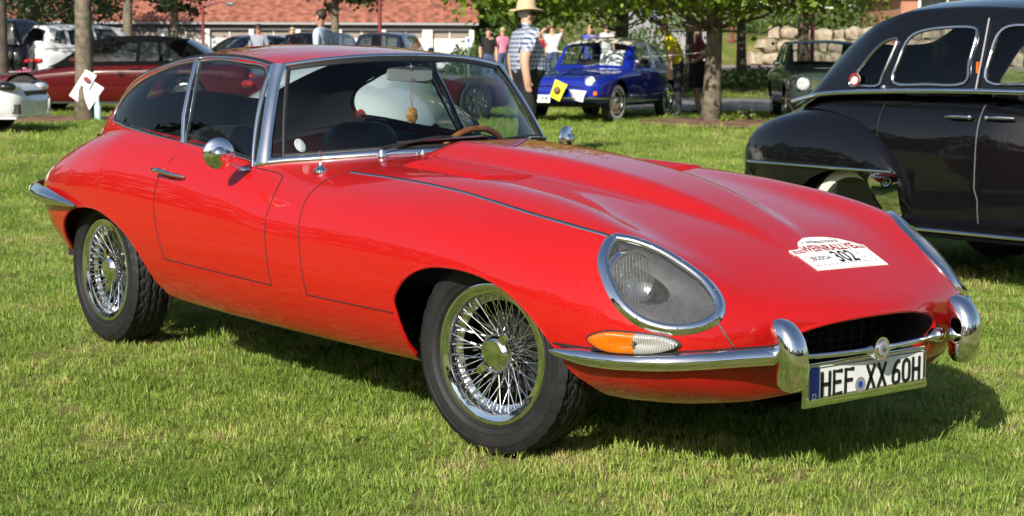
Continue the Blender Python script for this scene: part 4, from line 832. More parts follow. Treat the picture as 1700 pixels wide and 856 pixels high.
# white coupe, only its nose in the picture
P = modern('car_white', 1.38, 1.80, 4.6, 2.76); r0, S = make_car('parked_coupe', 'white coupe whose nose with dark headlight enters at the left edge', 'car', at(-38, 24.2), dirv(1, -.03), P); lamps(r0, S, P, z=.64)
B().box((.835, 0, .50), (.06, .9, .20)).build('grille', 'dark_trim', r0); both_sides(r0, 'air_intake', B().box((.76, .62, .36), (.16, .26, .13)), 'dark_trim'); both_sides(r0, 'front_splitter', B().box((.62, .55, .235), (.4, .5, .02)), 'car_white')
both_sides(r0, 'headlight_bowl', B().ball((.66, .735, .655), (.15, .10, .075), 8), 'car_black_glass', 180)
for nm, lab, px, d, dr, pt, H, kd, W_ in (('parked_suv', 'black off-roader parked at the far left, behind the pink flowers', -140, 46, (-1, .25), 'car_black', 1.85, 'suv', 1.9), ('parked_suv', 'white off-roader seen from behind, left of the tree with papers', 232, 48, (.62, .78), 'car_white', 1.68, 'suv', 1.84),
        ('parked_hatchback', 'dark blue hatchback right behind the black soft top', 325, 47.5, (-.85, -.5), 'car_navy', 1.46, 'saloon', 1.8), ('parked_hatchback', 'small dark estate car behind the walking man in the pale blue shirt', 575, 50, (.25, 1), 'car_black', 1.5, 'hatch', 1.78),
        ('parked_hatchback', 'dark hatchback in front of the garages, beside the red lamp post', 672, 50, (.15, 1), 'car_navy', 1.5, 'hatch', 1.76), ('parked_hatchback', 'silver-blue saloon behind the person with sunglasses', 478, 51, (-.3, 1), 'car_silver', 1.45, 'saloon', 1.8)):
    P = modern(pt, H, W_, 4.45 if kd != 'suv' else 4.6, 2.65, kd); r0, S = make_car(nm, lab, 'car', at(px, d), dirv(*dr), P, 'cars parked along the garages'); lamps(r0, S, P, z=.72 if kd == 'suv' else .66)
    both_sides(r0, 'mirror', B().ball((-.85, P['w']+.06, P['bz']+.06), (.08, .10, .07), 6), pt, 180)
# open dark red roadster and white tail of an old coupe, both seen through the cabin of the red coupe
P = modern('car_dark_red', 1.18, 1.72, 4.2, 2.5); del P['cab']; P.pop('top_glass'); r0, S = make_car('roadster', 'low open dark red roadster seen through the windscreen of the red coupe', 'car', at(742, 28.6), dirv(.8, .6), P); lamps(r0, S, P, z=.6)
P = dict(body=dict(zt=[(.75,.55),(.6,.72),(0,.86),(-.6,.93),(-1.2,1.0),(-2.2,1.04),(-2.7,.98),(-3.0,.86),(-3.2,.70),(-3.3,.5)], yw=[(.75,.4),(.5,.66),(0,.78),(-1,.80),(-2.2,.80),(-2.7,.74),(-3.05,.62),(-3.25,.42),(-3.3,.3)], zw=[(.75,.45),(-2,.62),(-3.3,.45)], zb=[(.75,.3),(-2,.25),(-3.3,.34)], rb=[(.75,.7),(-3.3,.7)], n=[(.75,2.2),(-3.3,2.2)]),
    cab=dict(gc=[(-.75,.88),(-1.15,1.10),(-1.5,1.16),(-1.9,1.14),(-2.5,1.02),(-2.9,.82)], gz=[(-.75,.84),(-1.15,1.05),(-1.5,1.10),(-1.9,1.08),(-2.5,.96),(-2.9,.76)], gy=[(-.75,.5),(-1.5,.5),(-2.9,.4)], gb=[(-.75,.66),(-1.5,.68),(-2.9,.5)], bz=[(-.75,.82),(-2.9,.76)]), side_glass=[[(-1.0,.95),(-1.2,1.12),(-1.85,1.13),(-2.2,1.0)]], top_glass=[([(-.8,-.01),(-.8,.45),(-1.15,.42),(-1.15,-.01)], 'windscreen')], wb=2.3, track=1.4, paint='car_ivory', r=.32, tw=.17, rim='chrome', wheel='disc')
r0, S = make_car('vintage_coupe', 'rounded white vintage coupe parked behind the red coupe, seen through its glass', 'car', at(648, 15.4), dirv(.12, .99), P)
both_sides(r0, 'tail_light', B().ball((-3.17, .40, .76), (.05, .04, .06), 8), 'tail_red', 180); B().sweep(smooth([(-2.95,.72,.46),(-3.2,.58,.46),(-3.4,.3,.46),(-3.44,0,.46),(-3.4,-.3,.46),(-3.2,-.58,.46),(-2.95,-.72,.46)], 5), rim_prof(.03, .02, 8)).build('rear_bumper', 'chrome', r0, 60); both_sides(r0, 'overrider', B().ball((-3.43, .3, .52), (.035, .03, .10), 8), 'chrome', 180)
# blue sixties coupe with a pale roof
P = dict(body=dict(zt=[(.78,.50),(.76,.62),(.70,.70),(.4,.76),(-.2,.82),(-.75,.86),(-1.2,.90),(-2.2,.90),(-2.9,.86),(-3.25,.80),(-3.4,.70),(-3.45,.5)], yw=[(.78,.62),(.72,.72),(.5,.78),(0,.81),(-1,.81),(-2.4,.80),(-3.1,.76),(-3.4,.68),(-3.45,.6)], zw=[(.78,.55),(0,.66),(-2.4,.68),(-3.45,.6)], zb=[(.78,.34),(.4,.28),(-2.4,.26),(-3.45,.36)], rb=[(.78,.85),(-3.45,.85)], n=[(.78,3.5),(0,4.5),(-2.4,4.2),(-3.45,3.2)]),
    cab=dict(gc=[(-.62,.86),(-.72,.92),(-1.0,1.26),(-1.2,1.36),(-1.8,1.385),(-2.2,1.35),(-2.5,1.14),(-2.72,.90)], gz=[(-.62,.84),(-.72,.90),(-1.0,1.21),(-1.2,1.285),(-1.8,1.30),(-2.2,1.27),(-2.5,1.08),(-2.72,.88)], gy=[(-.62,.62),(-1.3,.57),(-2.2,.54),(-2.72,.55)], gb=[(-.62,.72),(-1.5,.73),(-2.72,.68)], bz=[(-.62,.82),(-2.72,.86)]),
    side_glass=[[(-.93,.92),(-1.17,1.21),(-1.76,1.235),(-1.78,.92)], [(-1.87,.92),(-1.85,1.235),(-2.12,1.21),(-2.42,.95)]], top_glass=[([(-.71,-.01),(-.71,.56),(-1.02,.53),(-1.04,-.01)], 'windscreen'), ([(-2.25,-.01),(-2.25,.48),(-2.62,.50),(-2.64,-.01)], 'rear_window')], wb=2.40, track=1.36, paint='car_blue', roof_paint='car_cream', r=.315, tw=.165, rim='chrome', wheel='whitewall', glass='clear_car_glass', trim='chrome', steer=-.1, roof_x=(-1.035, -2.3), roof_z=1.225)
bx_ = at(952, 28.2); r0, S = make_car('classic_coupe', 'bright blue sixties coupe with pale roof and whitewall tyres, its nose towards the camera', 'car', bx_, dirv(-.42, -.91), P); BLUE = r0
for y in (.56, -.56):
    h = B().lathe([(0,.06),(.06,.05),(.085,.02),(.09,0)], (.70, y, .64), axis=0, n=24).build('headlight', 'lamp_white', r0); B().lathe([(.088,.035),(.102,.03),(.104,-.06)], (.70, y, .64), axis=0, n=28).build('headlight_ring', 'chrome', h)
    B().box((.735, y*1.08, .475), (.06, .19, .06)).build('indicator', 'amber', r0)
B().sweep(smooth([(.30,.87,.40),(.6,.83,.40),(.80,.70,.40),(.86,.3,.40),(.87,0,.40),(.86,-.3,.40),(.80,-.70,.40),(.6,-.83,.40),(.30,-.87,.40)], 5), rim_prof(.035, .018, 8)).build('front_bumper', 'chrome', r0, 60)
B().sweep(smooth([(.76,.5,.56),(.79,.2,.60),(.80,0,.61),(.79,-.2,.60),(.76,-.5,.56)], 5), rim_prof(.012, .008, 6)).build('nose_trim', 'chrome', r0, 60); both_sides(r0, 'side_trim', B().box((-1.3, .80, .42), (3.0, .012, .02)), 'chrome')
both_sides(r0, 'bonnet_ridge', B().tube([(.68, .03, .715), (0, .03, .835), (-.6, .03, .862)], .008, 5), 'car_blue'); both_sides(r0, 'wiper', B().tube([(-.66, .12, .885), (-.80, -.35, .985)], .009, 5), 'dull_chrome'); both_sides(r0, 'mirror', B().ball((-.70, .82, .97), (.04, .06, .05), 6).tube([(-.72, .74, .88), (-.7, .80, .95)], .01, 5), 'chrome', 180)
pq = B().box((.895, -.30, .385), (.012, .52, .12)).build('number_plate', 'plate_white', r0); text_mesh('WUP 34', .10, 'print_black', pq, frame4((.903, -.30, .385), (0, 1, 0), (0, 0, 1)), depth=.001, sx=1.25)
for y in (-.33, .33): B().box((-1.55, y, .78), (.12, .42, .45)).build('seat_back', 'leather_black', r0)
sw = [(-.95+.03*sin(a), .34+.19*cos(a), .93+.17*sin(a)) for a in np.linspace(0, 2*pi, 25)[:-1]]; B().tube(sw, .012, 6, True).build('steering_wheel', 'print_black', r0)
def tf(o, p):
    """local point of a parked thing in world space"""
    a = o.rotation_euler.z; return np.array((o.location.x+cos(a)*p[0]-sin(a)*p[1], o.location.y+sin(a)*p[0]+cos(a)*p[1], o.location.z+p[2]))
M('poster_yellow', (.75, .68, .03), .6); M('paper_white', (.80, .80, .82), .7, var=.06, vscale=9); M('poster_brown', (.18, .10, .04), .6)
# papers: yellow sheet and white sheet hanging on the blue car's nose, rally sheet in its screen
def paper(name, lab, c, xd, yd, w, h, mat, curl=.02, extra=None):
    root = thing(name, lab, 'paper', tuple(c)); X = np.array(Vector(xd).normalized()); Yv = np.array(Vector(yd).normalized()); Z = np.cross(X, Yv); u = np.linspace(-.5, .5, 9)
    V = np.array([[X*w*a+Yv*h*b+Z*curl*(cos(3*a+2*b)-1+.5*sin(7*a*b+a*4)) for b in u] for a in u]); b = B().grid(V).grid(V[::-1]-Z*.003).build('sheet', mat, root, 180)
    if extra: extra(root, X, Yv, Z)
    return root
ax_ = tf(BLUE, (1, 0, 0))-tf(BLUE, (0, 0, 0)); ay_ = tf(BLUE, (0, 1, 0))-tf(BLUE, (0, 0, 0))
paper('poster', 'yellow poster with brown emblem hanging on the nose of the blue coupe', tf(BLUE, (.93, .10, .52)), ay_+np.array((0, 0, -.45)), np.array((0, 0, 1))+ay_*.45, .21, .29, 'poster_yellow', extra=lambda r, X, Y, Z: B().ball((0, 0, 0)+Z*.005+X*.0, .06, 8).build('emblem', 'poster_brown', r, 180))
paper('poster', 'crumpled white sheet beside the yellow poster on the blue coupe', tf(BLUE, (.93, .42, .44)), ay_-np.array((0, 0, .1)), np.array((0, 0, 1)), .24, .17, 'paper_white', .07)
paper('notice_sheet', 'white notice sheet lying inside the windscreen of the blue coupe', tf(BLUE, (-1.08, .22, 1.02)), ay_, np.array((0, 0, 1))-.4*ax_, .42, .30, 'paper_white', .01)
# dark green saloon
P = dict(body=dict(zt=[(.7,.55),(.68,.72),(.6,.80),(-.2,.86),(-.8,.90),(-2.4,.92),(-3.3,.88),(-3.45,.80),(-3.5,.55)], yw=[(.7,.68),(.6,.76),(0,.79),(-2.4,.79),(-3.4,.74),(-3.5,.66)], zw=[(.7,.6),(-3.5,.64)], zb=[(.7,.34),(0,.27),(-2.4,.27),(-3.5,.36)], rb=[(.7,.88),(-3.5,.88)], n=[(.7,4.5),(-2,5),(-3.5,4.5)]),
    cab=dict(gc=[(-.72,.90),(-1.1,1.27),(-1.35,1.36),(-2.0,1.385),(-2.5,1.35),(-2.85,1.0),(-2.95,.92)], gz=[(-.72,.88),(-1.1,1.24),(-1.35,1.325),(-2.0,1.345),(-2.5,1.31),(-2.85,.98),(-2.95,.9)], gy=[(-.72,.60),(-2.95,.56)], gb=[(-.72,.71),(-2.95,.69)], bz=[(-.72,.86),(-2.95,.88)]), side_glass=[[(-1.0,.94),(-1.3,1.28),(-1.80,1.30),(-1.80,.94)], [(-1.87,.94),(-1.87,1.30),(-2.45,1.27),(-2.68,.95)]], top_glass=[([(-.78,-.01),(-.78,.55),(-1.22,.53),(-1.22,-.01)], 'windscreen'), ([(-2.55,-.01),(-2.55,.5),(-2.84,.52),(-2.84,-.01)], 'rear_window')], wb=2.45, track=1.34, paint='car_green', r=.31, tw=.165, rim='chrome', wheel='disc', glass='clear_car_glass', trim='chrome')
r0, S = make_car('classic_saloon', 'dark green boxy old saloon left of the black saloon, on the road', 'car', at(1378, 28.6), dirv(-.05, -1), P)
for y in (.56, -.56): h = B().lathe([(0,.05),(.07,.045),(.085,.01),(.1,.02),(.1,-.05)], (.69, y, .66), axis=0, n=24).build('headlight', 'lamp_white', r0)
B().sweep(smooth([(.4,.85,.42),(.72,.80,.42),(.80,.4,.42),(.81,0,.42),(.80,-.4,.42),(.72,-.80,.42),(.4,-.85,.42)], 4), rim_prof(.04, .02, 8)).build('front_bumper', 'chrome', r0, 60); both_sides(r0, 'side_trim', B().box((-1.3, .795, .74), (3.6, .012, .02)), 'chrome'); B().box((.705, 0, .64), (.02, .85, .16)).build('grille', 'chrome', r0)
both_sides(r0, 'mirror', B().ball((-.55, .86, .98), (.05, .07, .05), 6).tube([(-.55, .78, .88), (-.55, .85, .96)], .01, 5), 'chrome', 180)
# ---------------------------------------------------------------- big black saloon on the right
M('beam_seam', (.10, .10, .105), .5); BX, BY = -2.27, 4.47
P = dict(body=dict(zt=[(2.05,.55),(2.0,.72),(1.7,.98),(1.2,1.06),(.85,1.10),(-.2,1.10),(-.45,1.06),(-.60,1.02),(-.75,.97),(-.9,.88),(-1.0,.80),(-1.1,.68),(-1.17,.5)], yw=[(2.05,.3),(1.7,.45),(1.2,.62),(.8,.74),(.2,.765),(-.3,.74),(-.6,.66),(-.9,.52),(-1.1,.36),(-1.17,.25)], zw=[(2.05,.5),(.8,.62),(-.3,.66),(-1.17,.5)], zb=[(2.05,.36),(1,.30),(-.5,.32),(-1.17,.40)], rb=[(2.05,.8),(.5,.96),(-1.17,.8)], n=[(2.05,2.5),(1,4),(0,4),(-.5,3.2),(-1.17,2.4)]),
    cab=dict(gc=[(1.52,1.08),(1.35,1.28),(1.18,1.50),(1.0,1.56),(.6,1.58),(.3,1.57),(.05,1.52),(-.15,1.42),(-.36,1.26),(-.5,1.13),(-.62,1.02)], gz=[(1.52,1.05),(1.35,1.24),(1.18,1.44),(1.0,1.485),(.6,1.505),(.3,1.495),(.05,1.445),(-.15,1.35),(-.36,1.205),(-.5,1.08),(-.62,.98)], gy=[(1.52,.52),(.8,.60),(.2,.60),(-.3,.53),(-.62,.44)], gb=[(1.52,.64),(.8,.735),(.2,.735),(-.3,.68),(-.62,.58)], bz=[(1.52,1.0),(.8,1.06),(-.3,1.02),(-.62,.94)]),
    side_glass=[smooth([(-.08,1.085),(.0,1.20),(.10,1.31),(.205,1.345),(.215,1.30),(.17,1.15),(.145,1.085),(.03,1.08)], 4, True), smooth([(.255,1.10),(.26,1.22),(.30,1.345),(.40,1.39),(.58,1.405),(.715,1.40),(.745,1.36),(.735,1.22),(.725,1.105),(.48,1.095)], 4, True), smooth([(.87,1.115),(.86,1.25),(.88,1.37),(.96,1.41),(1.12,1.39),(1.24,1.28),(1.32,1.12),(1.1,1.105)], 4, True)],
    top_glass=[([(1.48,-.01),(1.48,.42),(1.2,.44),(1.2,-.01)], 'windscreen'), (smooth([(-.02,0),(-.03,.24),(-.12,.30),(-.26,.26),(-.30,0)], 4)+[np.array((-.30,-.01)), np.array((-.02,-.01))], 'rear_window')], wb=2.58, track=1.36, paint='car_black_old', r=.33, tw=.16, rim='chrome', wheel='whitewall', glass='clear_car_glass', trim='dull_chrome', trim_r=.010, arches=False, nx=90)
for k in P['body']: P['body'][k] = [(a-2.58, b) for a, b in P['body'][k]]
for k in P['cab']: P['cab'][k] = [(a-2.58, b) for a, b in P['cab'][k]]
P['side_glass'] = [[(p[0]-2.58, p[1]) for p in q] for q in P['side_glass']]; P['top_glass'] = [([(p[0]-2.58, p[1]) for p in q], n) for q, n in P['top_glass']]
r0, S = make_car('vintage_saloon', 'large shiny black vintage saloon with chrome trim at the right edge', 'car', (BX+2.58, BY, float(ground_z(BX+1, BY))), 0, P); BLK = r0; X0 = -2.58
def fender(xa, xb, top, wid, base):
    """pontoon wing: rows along x"""
    rows = []
    for t in np.linspace(0, 1, 34):
        x = xa+(xb-xa)*t; zt = float(top(t)); w = float(wid(t)); c = []
        for a in np.linspace(0, pi, 17): c.append((X0+x, .60+w*max(0, sin(a))**.8 if True else 0, base+(zt-base)*(.5+.5*cos(a)) if a < pi/2 else base+(zt-base)*(.5+.5*cos(a))))
        rows.append(c)
    return B().grid(np.array(rows))
ft = pchip([(0,.62),(.04,.74),(.12,.84),(.3,.92),(.5,.955),(.68,.93),(.8,.86),(.9,.74),(.97,.58),(1,.45)]); fw = pchip([(0,.02),(.05,.12),(.15,.20),(.4,.265),(.75,.275),(.93,.25),(1,.20)])
rows = []
for t in np.linspace(0, 1, 40):
    x = X0-.97+t*1.39; zt, w = float(ft(t)), float(fw(t)); c = [(x, .56, zt-.01)]
    for a in np.linspace(0, 1, 12): ang = a*pi/2; c.append((x, .58+w*sin(ang)**.75, zt-(zt-.60)*(1-cos(ang)**.8)*.95 if zt > .62 else zt-.02*a))
    c += [(x, .58+w*1.0, .52 if zt > .62 else min(zt, .5)), (x, .58+w*.96, .40), (x, .58+w*.85, .30)]; rows.append(c)
fs = grid_faces(np.array(rows)); WC = [(X0+.02+.42*cos(a), .30+.31*sin(a)) for a in np.linspace(-.2, pi+.2, 20)]+[(X0-.40, -.1), (X0+.44, -.1)]; _, fs = cut(fs, WC)
for s in (1, -1): panel('rear_wing', fs if s > 0 else mirror(fs), 'car_black_old', r0)
both_sides(r0, 'wing_trim', B().sweep(smooth([(X0-.78,.800,.617),(X0-.6,.836,.618),(X0-.3,.866,.618),(X0,.872,.617),(X0+.36,.856,.615)], 6), rim_prof(.011, .008, 8)), 'chrome', 60)
gp = []
for t in np.linspace(0, 1, 10): gp.append([(X0+.18+.205*t, .868-.012*t-.02*t*t, .605), (X0+.22+.165*t, .872-.012*t-.02*t*t, .52), (X0+.28+.105*t, .845-.012*t-.02*t*t, .42), (X0+.34+.045*t, .79-.02*t, .32)])
both_sides(r0, 'stone_guard', B().grid(np.array(gp)), 'chrome', 180)
both_sides(r0, 'belt_moulding', B().sweep(smooth([(X0-.60,.612,.975),(X0-.3,.705,1.025),(X0,.738,1.045),(X0+.4,.754,1.058),(X0+.8,.756,1.064),(X0+1.3,.705,1.06)], 6), rim_prof(.014, .009, 8), normals=[(0, 1, 0)]*31), 'chrome', 60)
both_sides(r0, 'running_board', B().box((X0+.98, .76, .305), (1.4, .16, .05)), 'car_black_old'); both_sides(r0, 'running_board_trim', B().sweep([(X0+.28, .85, .315), (X0+1.68, .85, .315)], rim_prof(.014, .010, 8)), 'chrome', 60)
for x in (.815, .17): both_sides(r0, 'door_gap', B().tube([flank_of(S, X0+x+.02*(z < .5), z, .001) for z in np.linspace(.36, 1.04, 12)], .0036, 6), 'beam_seam' if x > .5 else 'gap_black', 60)
for x0, x1 in ((.62, .765), (.865, 1.01)): both_sides(r0, 'door_handle', B().tube([flank_of(S, X0+x0, .925, .03), flank_of(S, X0+(x0+x1)/2, .928, .04), flank_of(S, X0+x1, .925, .03)], .010, 8, scale=[.5, 1, .9]).ball(flank_of(S, X0+(x1 if x0 < .8 else x0), .925, .02), .016, 6), 'chrome', 60)
both_sides(r0, 'centre_post_trim', B().tube([(X0+.80, .637, 1.45), (X0+.812, .690, 1.3), (X0+.815, .755, 1.07)], .005, 6), 'print_grey', 60); both_sides(r0, 'trafficator', B().box((X0+.80, .722, 1.19), (.014, .012, .06)), 'amber')
both_sides(r0, 'quarter_knob', B().ball((X0+.19, .738, 1.075), .018, 6), 'chrome', 180); both_sides(r0, 'fuel_flap', B().tube([(X0-.60, .775, .80), (X0-.60, .785, .72), (X0-.50, .80, .70), (X0-.49, .80, .82)], .004, 5), 'dull_chrome'); B().sweep(smooth([(X0-.7,.80,.42),(X0-1.0,.66,.42),(X0-1.24,.35,.42),(X0-1.28,0,.42),(X0-1.24,-.35,.42),(X0-1.0,-.66,.42),(X0-.7,-.80,.42)], 5), rim_prof(.04, .02, 8)).build('rear_bumper', 'chrome', r0, 60)
for y in (-.33, .33): B().box((X0+.30, y, .80), (.14, .56, .56)).build('seat_back', 'leather_black', r0); B().box((X0+1.02, y, .80), (.12, .5, .55)).build('seat_back', 'leather_black', r0)
B().box((X0+.6, 0, .45), (2.0, 1.2, .05)).build('cabin_floor', 'carpet_black', r0)
for s in (1, -1): f2 = fender(1.75, 3.05, pchip([(0,.5),(.1,.75),(.35,.93),(.6,.90),(.85,.75),(1,.5)]), pchip([(0,.2),(.3,.27),(.8,.25),(1,.05)]), .35); (f2 if s > 0 else mirB(f2)).build('front_wing', 'car_black_old', r0, 180)
st0 = (X0+.02, -.66, 1.10); B().lathe([(0,.004),(.035,.004),(.035,0)], (X0-.02, -.735, 1.115), axis=1, n=24).build('window_sticker', 'white_paint', r0); B().lathe([(.026,-.006),(.036,-.006),(.036,.0)], (X0-.02, -.738, 1.115), axis=1, n=24).build('sticker_ring', 'print_red', r0)
# ---------------------------------------------------------------- trees and shrubs
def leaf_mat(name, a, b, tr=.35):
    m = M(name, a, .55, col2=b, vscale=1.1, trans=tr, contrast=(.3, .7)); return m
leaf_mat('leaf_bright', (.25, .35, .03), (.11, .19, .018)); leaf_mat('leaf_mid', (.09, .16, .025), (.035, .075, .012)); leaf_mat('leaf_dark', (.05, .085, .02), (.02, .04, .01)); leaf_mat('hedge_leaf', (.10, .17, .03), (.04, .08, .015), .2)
M('bark', (.20, .17, .12), .95, col2=(.09, .075, .055), vscale=9, bump=.6, bscale=25); M('bark_dark', (.08, .065, .05), .95, var=.3, vscale=6, bump=.5, bscale=20)
def leaf_mesh(C, size, rng, name='crown'):
    """one small folded leaf per centre"""
    n = len(C); d = rng.normal(size=(n, 3)); d /= np.linalg.norm(d, axis=1, keepdims=True); e = np.cross(d, rng.normal(size=(n, 3))); e /= np.linalg.norm(e, axis=1, keepdims=True); s = size*rng.uniform(.6, 1.35, (n, 1))
    V = np.stack([C-d*s*.5, C+e*s*.36+d*s*.05, C+d*s*.55, C-e*s*.36+d*s*.05], 1).reshape(-1, 3); me = bpy.data.meshes.new(name); me.vertices.add(4*n); me.loops.add(4*n); me.polygons.add(n)
    me.vertices.foreach_set('co', V.ravel()); me.loops.foreach_set('vertex_index', np.arange(4*n)); me.polygons.foreach_set('loop_start', np.arange(0, 4*n, 4)); me.polygons.foreach_set('loop_total', np.full(n, 4)); me.update(calc_edges=True); me.validate(); return me
def tree(name, lab, loc, h, tr, crown, nclump, per, leaf, lsize, bark='bark', group=None, seed=1, low=None, kind_cat='tree', lean=0.):
    """crown = (centre height, radius sideways, radius up)"""
    rng = np.random.default_rng(seed); root = thing(name, lab, kind_cat, tuple(loc), 0, group); cz, cr, cu = crown
    path = [(lean*t*t*h*.3+.03*sin(5*t+seed), .03*cos(4*t+seed), h*t) for t in np.linspace(-.02, .9, 10)]; t = B().tube(path, tr, 14, scale=[1.45, 1.12, 1.0, .97, .93, .88, .8, .68, .5, .3])
    t.build('trunk', bark, root, 180); br = B(); C = []
    for k in range(nclump):
        a = rng.uniform(0, 2*pi); ph = math.acos(rng.uniform(-1, 1)); rr = rng.uniform(.35, 1)**.5
        c = np.array((cr*rr*sin(ph)*cos(a), cr*rr*sin(ph)*sin(a), cz+cu*rr*cos(ph)*(1+.25*sin(3*a+seed)))); 
        if low and c[2] < low+.3*rng.random(): c[2] = low+.4*rng.random()
        sp = rng.uniform(.22, .5)*cr/3.; q = rng.normal(size=(per, 3))*np.array((sp, sp, sp*.6)); C.append(c+q)
        if k % 7 == 0:
            b = min(cz-.2*cu, max(1.5, c[2]-.8-.4*rng.random())); br.tube([(0, 0, min(b, h*.8)), c*np.array((.5, .5, 1))+np.array((0, 0, -.25))-np.array((0, 0, .3)), c], tr*.17, 6, scale=[1.1, .6, .2])
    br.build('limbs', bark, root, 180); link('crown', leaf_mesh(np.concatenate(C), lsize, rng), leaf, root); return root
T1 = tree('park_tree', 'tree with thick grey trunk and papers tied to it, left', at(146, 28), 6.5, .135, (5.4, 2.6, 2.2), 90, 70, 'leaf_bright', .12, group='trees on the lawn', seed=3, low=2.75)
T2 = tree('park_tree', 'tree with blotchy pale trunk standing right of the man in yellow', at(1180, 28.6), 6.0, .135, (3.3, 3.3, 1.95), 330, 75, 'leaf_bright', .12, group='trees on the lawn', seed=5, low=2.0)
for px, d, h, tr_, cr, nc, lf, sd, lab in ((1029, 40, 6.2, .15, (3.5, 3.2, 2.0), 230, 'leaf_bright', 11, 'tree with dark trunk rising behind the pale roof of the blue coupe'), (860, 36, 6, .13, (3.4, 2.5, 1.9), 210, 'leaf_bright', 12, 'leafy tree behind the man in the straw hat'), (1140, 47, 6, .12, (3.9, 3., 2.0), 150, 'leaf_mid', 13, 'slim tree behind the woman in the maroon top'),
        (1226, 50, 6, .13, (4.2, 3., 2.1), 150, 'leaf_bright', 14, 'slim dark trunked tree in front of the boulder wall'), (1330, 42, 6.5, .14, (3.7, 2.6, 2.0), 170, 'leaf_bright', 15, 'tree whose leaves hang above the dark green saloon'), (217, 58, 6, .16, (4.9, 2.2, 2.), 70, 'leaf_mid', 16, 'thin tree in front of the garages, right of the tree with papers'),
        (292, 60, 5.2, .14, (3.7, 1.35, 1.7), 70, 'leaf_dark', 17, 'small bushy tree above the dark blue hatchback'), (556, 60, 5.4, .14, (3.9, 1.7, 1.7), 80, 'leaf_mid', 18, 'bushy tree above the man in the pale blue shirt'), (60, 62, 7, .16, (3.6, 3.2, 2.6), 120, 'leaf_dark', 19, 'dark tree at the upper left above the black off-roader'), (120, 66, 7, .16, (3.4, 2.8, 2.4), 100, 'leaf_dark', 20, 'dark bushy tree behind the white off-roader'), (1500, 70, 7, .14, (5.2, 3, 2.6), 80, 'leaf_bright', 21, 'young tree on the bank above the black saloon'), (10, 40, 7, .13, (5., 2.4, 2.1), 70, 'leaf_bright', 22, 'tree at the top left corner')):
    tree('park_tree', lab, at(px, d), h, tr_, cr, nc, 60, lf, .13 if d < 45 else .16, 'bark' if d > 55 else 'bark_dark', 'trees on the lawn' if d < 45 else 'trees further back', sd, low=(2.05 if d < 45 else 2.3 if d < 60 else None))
# wood behind the photographer, mirrored in chrome and paint
rng = np.random.default_rng(31); n = 9000; a = rng.uniform(radians(192), radians(400), n); rr = 46+rng.normal(size=n)*2.2; zz = rng.uniform(0, 1, n)*(7.5+2.5*np.sin(a*9)+1.5*np.sin(a*23)); 
wood = link('far_wood', leaf_mesh(np.column_stack([rr*np.cos(a), rr*np.sin(a), zz]), 1.3, rng, 'far_wood'), 'leaf_dark'); tag(wood, 'dark belt of woodland behind the camera, mirrored in the bodywork', 'wood', kind='stuff')
n = 7000; a = rng.uniform(radians(95), radians(192), n); rr = 150+rng.normal(size=n)*6; zz = rng.uniform(0, 1, n)*(17+4*np.sin(a*31)+3*np.sin(a*67))
wood = link('far_wood', leaf_mesh(np.column_stack([rr*np.cos(a), rr*np.sin(a), zz]), 3.2, rng, 'far_wood'), 'leaf_mid'); tag(wood, 'belt of tall trees far behind the garages and the hill', 'wood', kind='stuff')
def shrub(name, lab, loc, rx, rz, n, leaf, ls, seed, group=None, cat='shrub'):
    rng = np.random.default_rng(seed); root = thing(name, lab, cat, tuple(loc), 0, group); d = rng.normal(size=(n, 3)); d /= np.linalg.norm(d, axis=1, keepdims=True); r = rng.uniform(.3, 1, (n, 1))**.45
    C = d*r*np.array((rx, rx, rz))*(1+.15*np.sin(d[:, :1]*9+seed)); C[:, 2] = np.abs(C[:, 2]+.2*rz)
    link('foliage', leaf_mesh(C, ls, rng, 'foliage'), leaf, root); b = B()
    for k in range(7): a = rng.uniform(0, 2*pi); b.tube([(0, 0, -.05), (rx*.3*cos(a), rx*.3*sin(a), rz*.5), (rx*.6*cos(a), rx*.6*sin(a), rz*.9)], .015, 5)
    b.build('stems', 'bark_dark', root); return root
for k, (px, d, rx, rz, lf, lab) in enumerate(((935, 57, 2.2, 1.7, 'hedge_leaf', 'green bush behind the man with raised arms'), (850, 58, 2.0, 1.5, 'hedge_leaf', 'green bush behind the woman in the pink top'), (790, 62, 1.2, .9, 'hedge_leaf', 'low bush at the right end of the garages'), (1060, 64, 1.8, 1.1, 'leaf_mid', 'bush beside the paved slope'), (1265, 45, .9, .45, 'hedge_leaf', 'low shrub in the far bed left of the green saloon'), (1215, 44, .8, .4, 'hedge_leaf', 'low shrub in the far bed right of the blotchy trunk'), (1120, 43, .8, .45, 'hedge_leaf', 'low shrub in the far bed behind the man in yellow'), (1300, 70, 2.4, .9, 'hedge_leaf', 'ground cover mound on the bank above the boulders'), (1420, 72, 2.6, 1., 'hedge_leaf', 'ground cover mound above the right end of the boulders'), (1180, 73, 2.4, 1.2, 'hedge_leaf', 'ground cover mound at the left of the bank'), (1238, 29.2, .22, .16, 'leaf_bright', 'small weed in the bed right of the blotchy trunk'), (1205, 28.4, .18, .12, 'leaf_bright', 'tiny weed at the foot of the blotchy trunk'))):
    shrub('bush', lab, at(px, d), rx, rz, 1500 if rx > 1 else (700 if rx > .5 else 140), lf, .14 if rx > 1 else (.10 if rx > .5 else .06), 70+k)
M('petal_pink', (.75, .25, .38), .6); rng = np.random.default_rng(5)
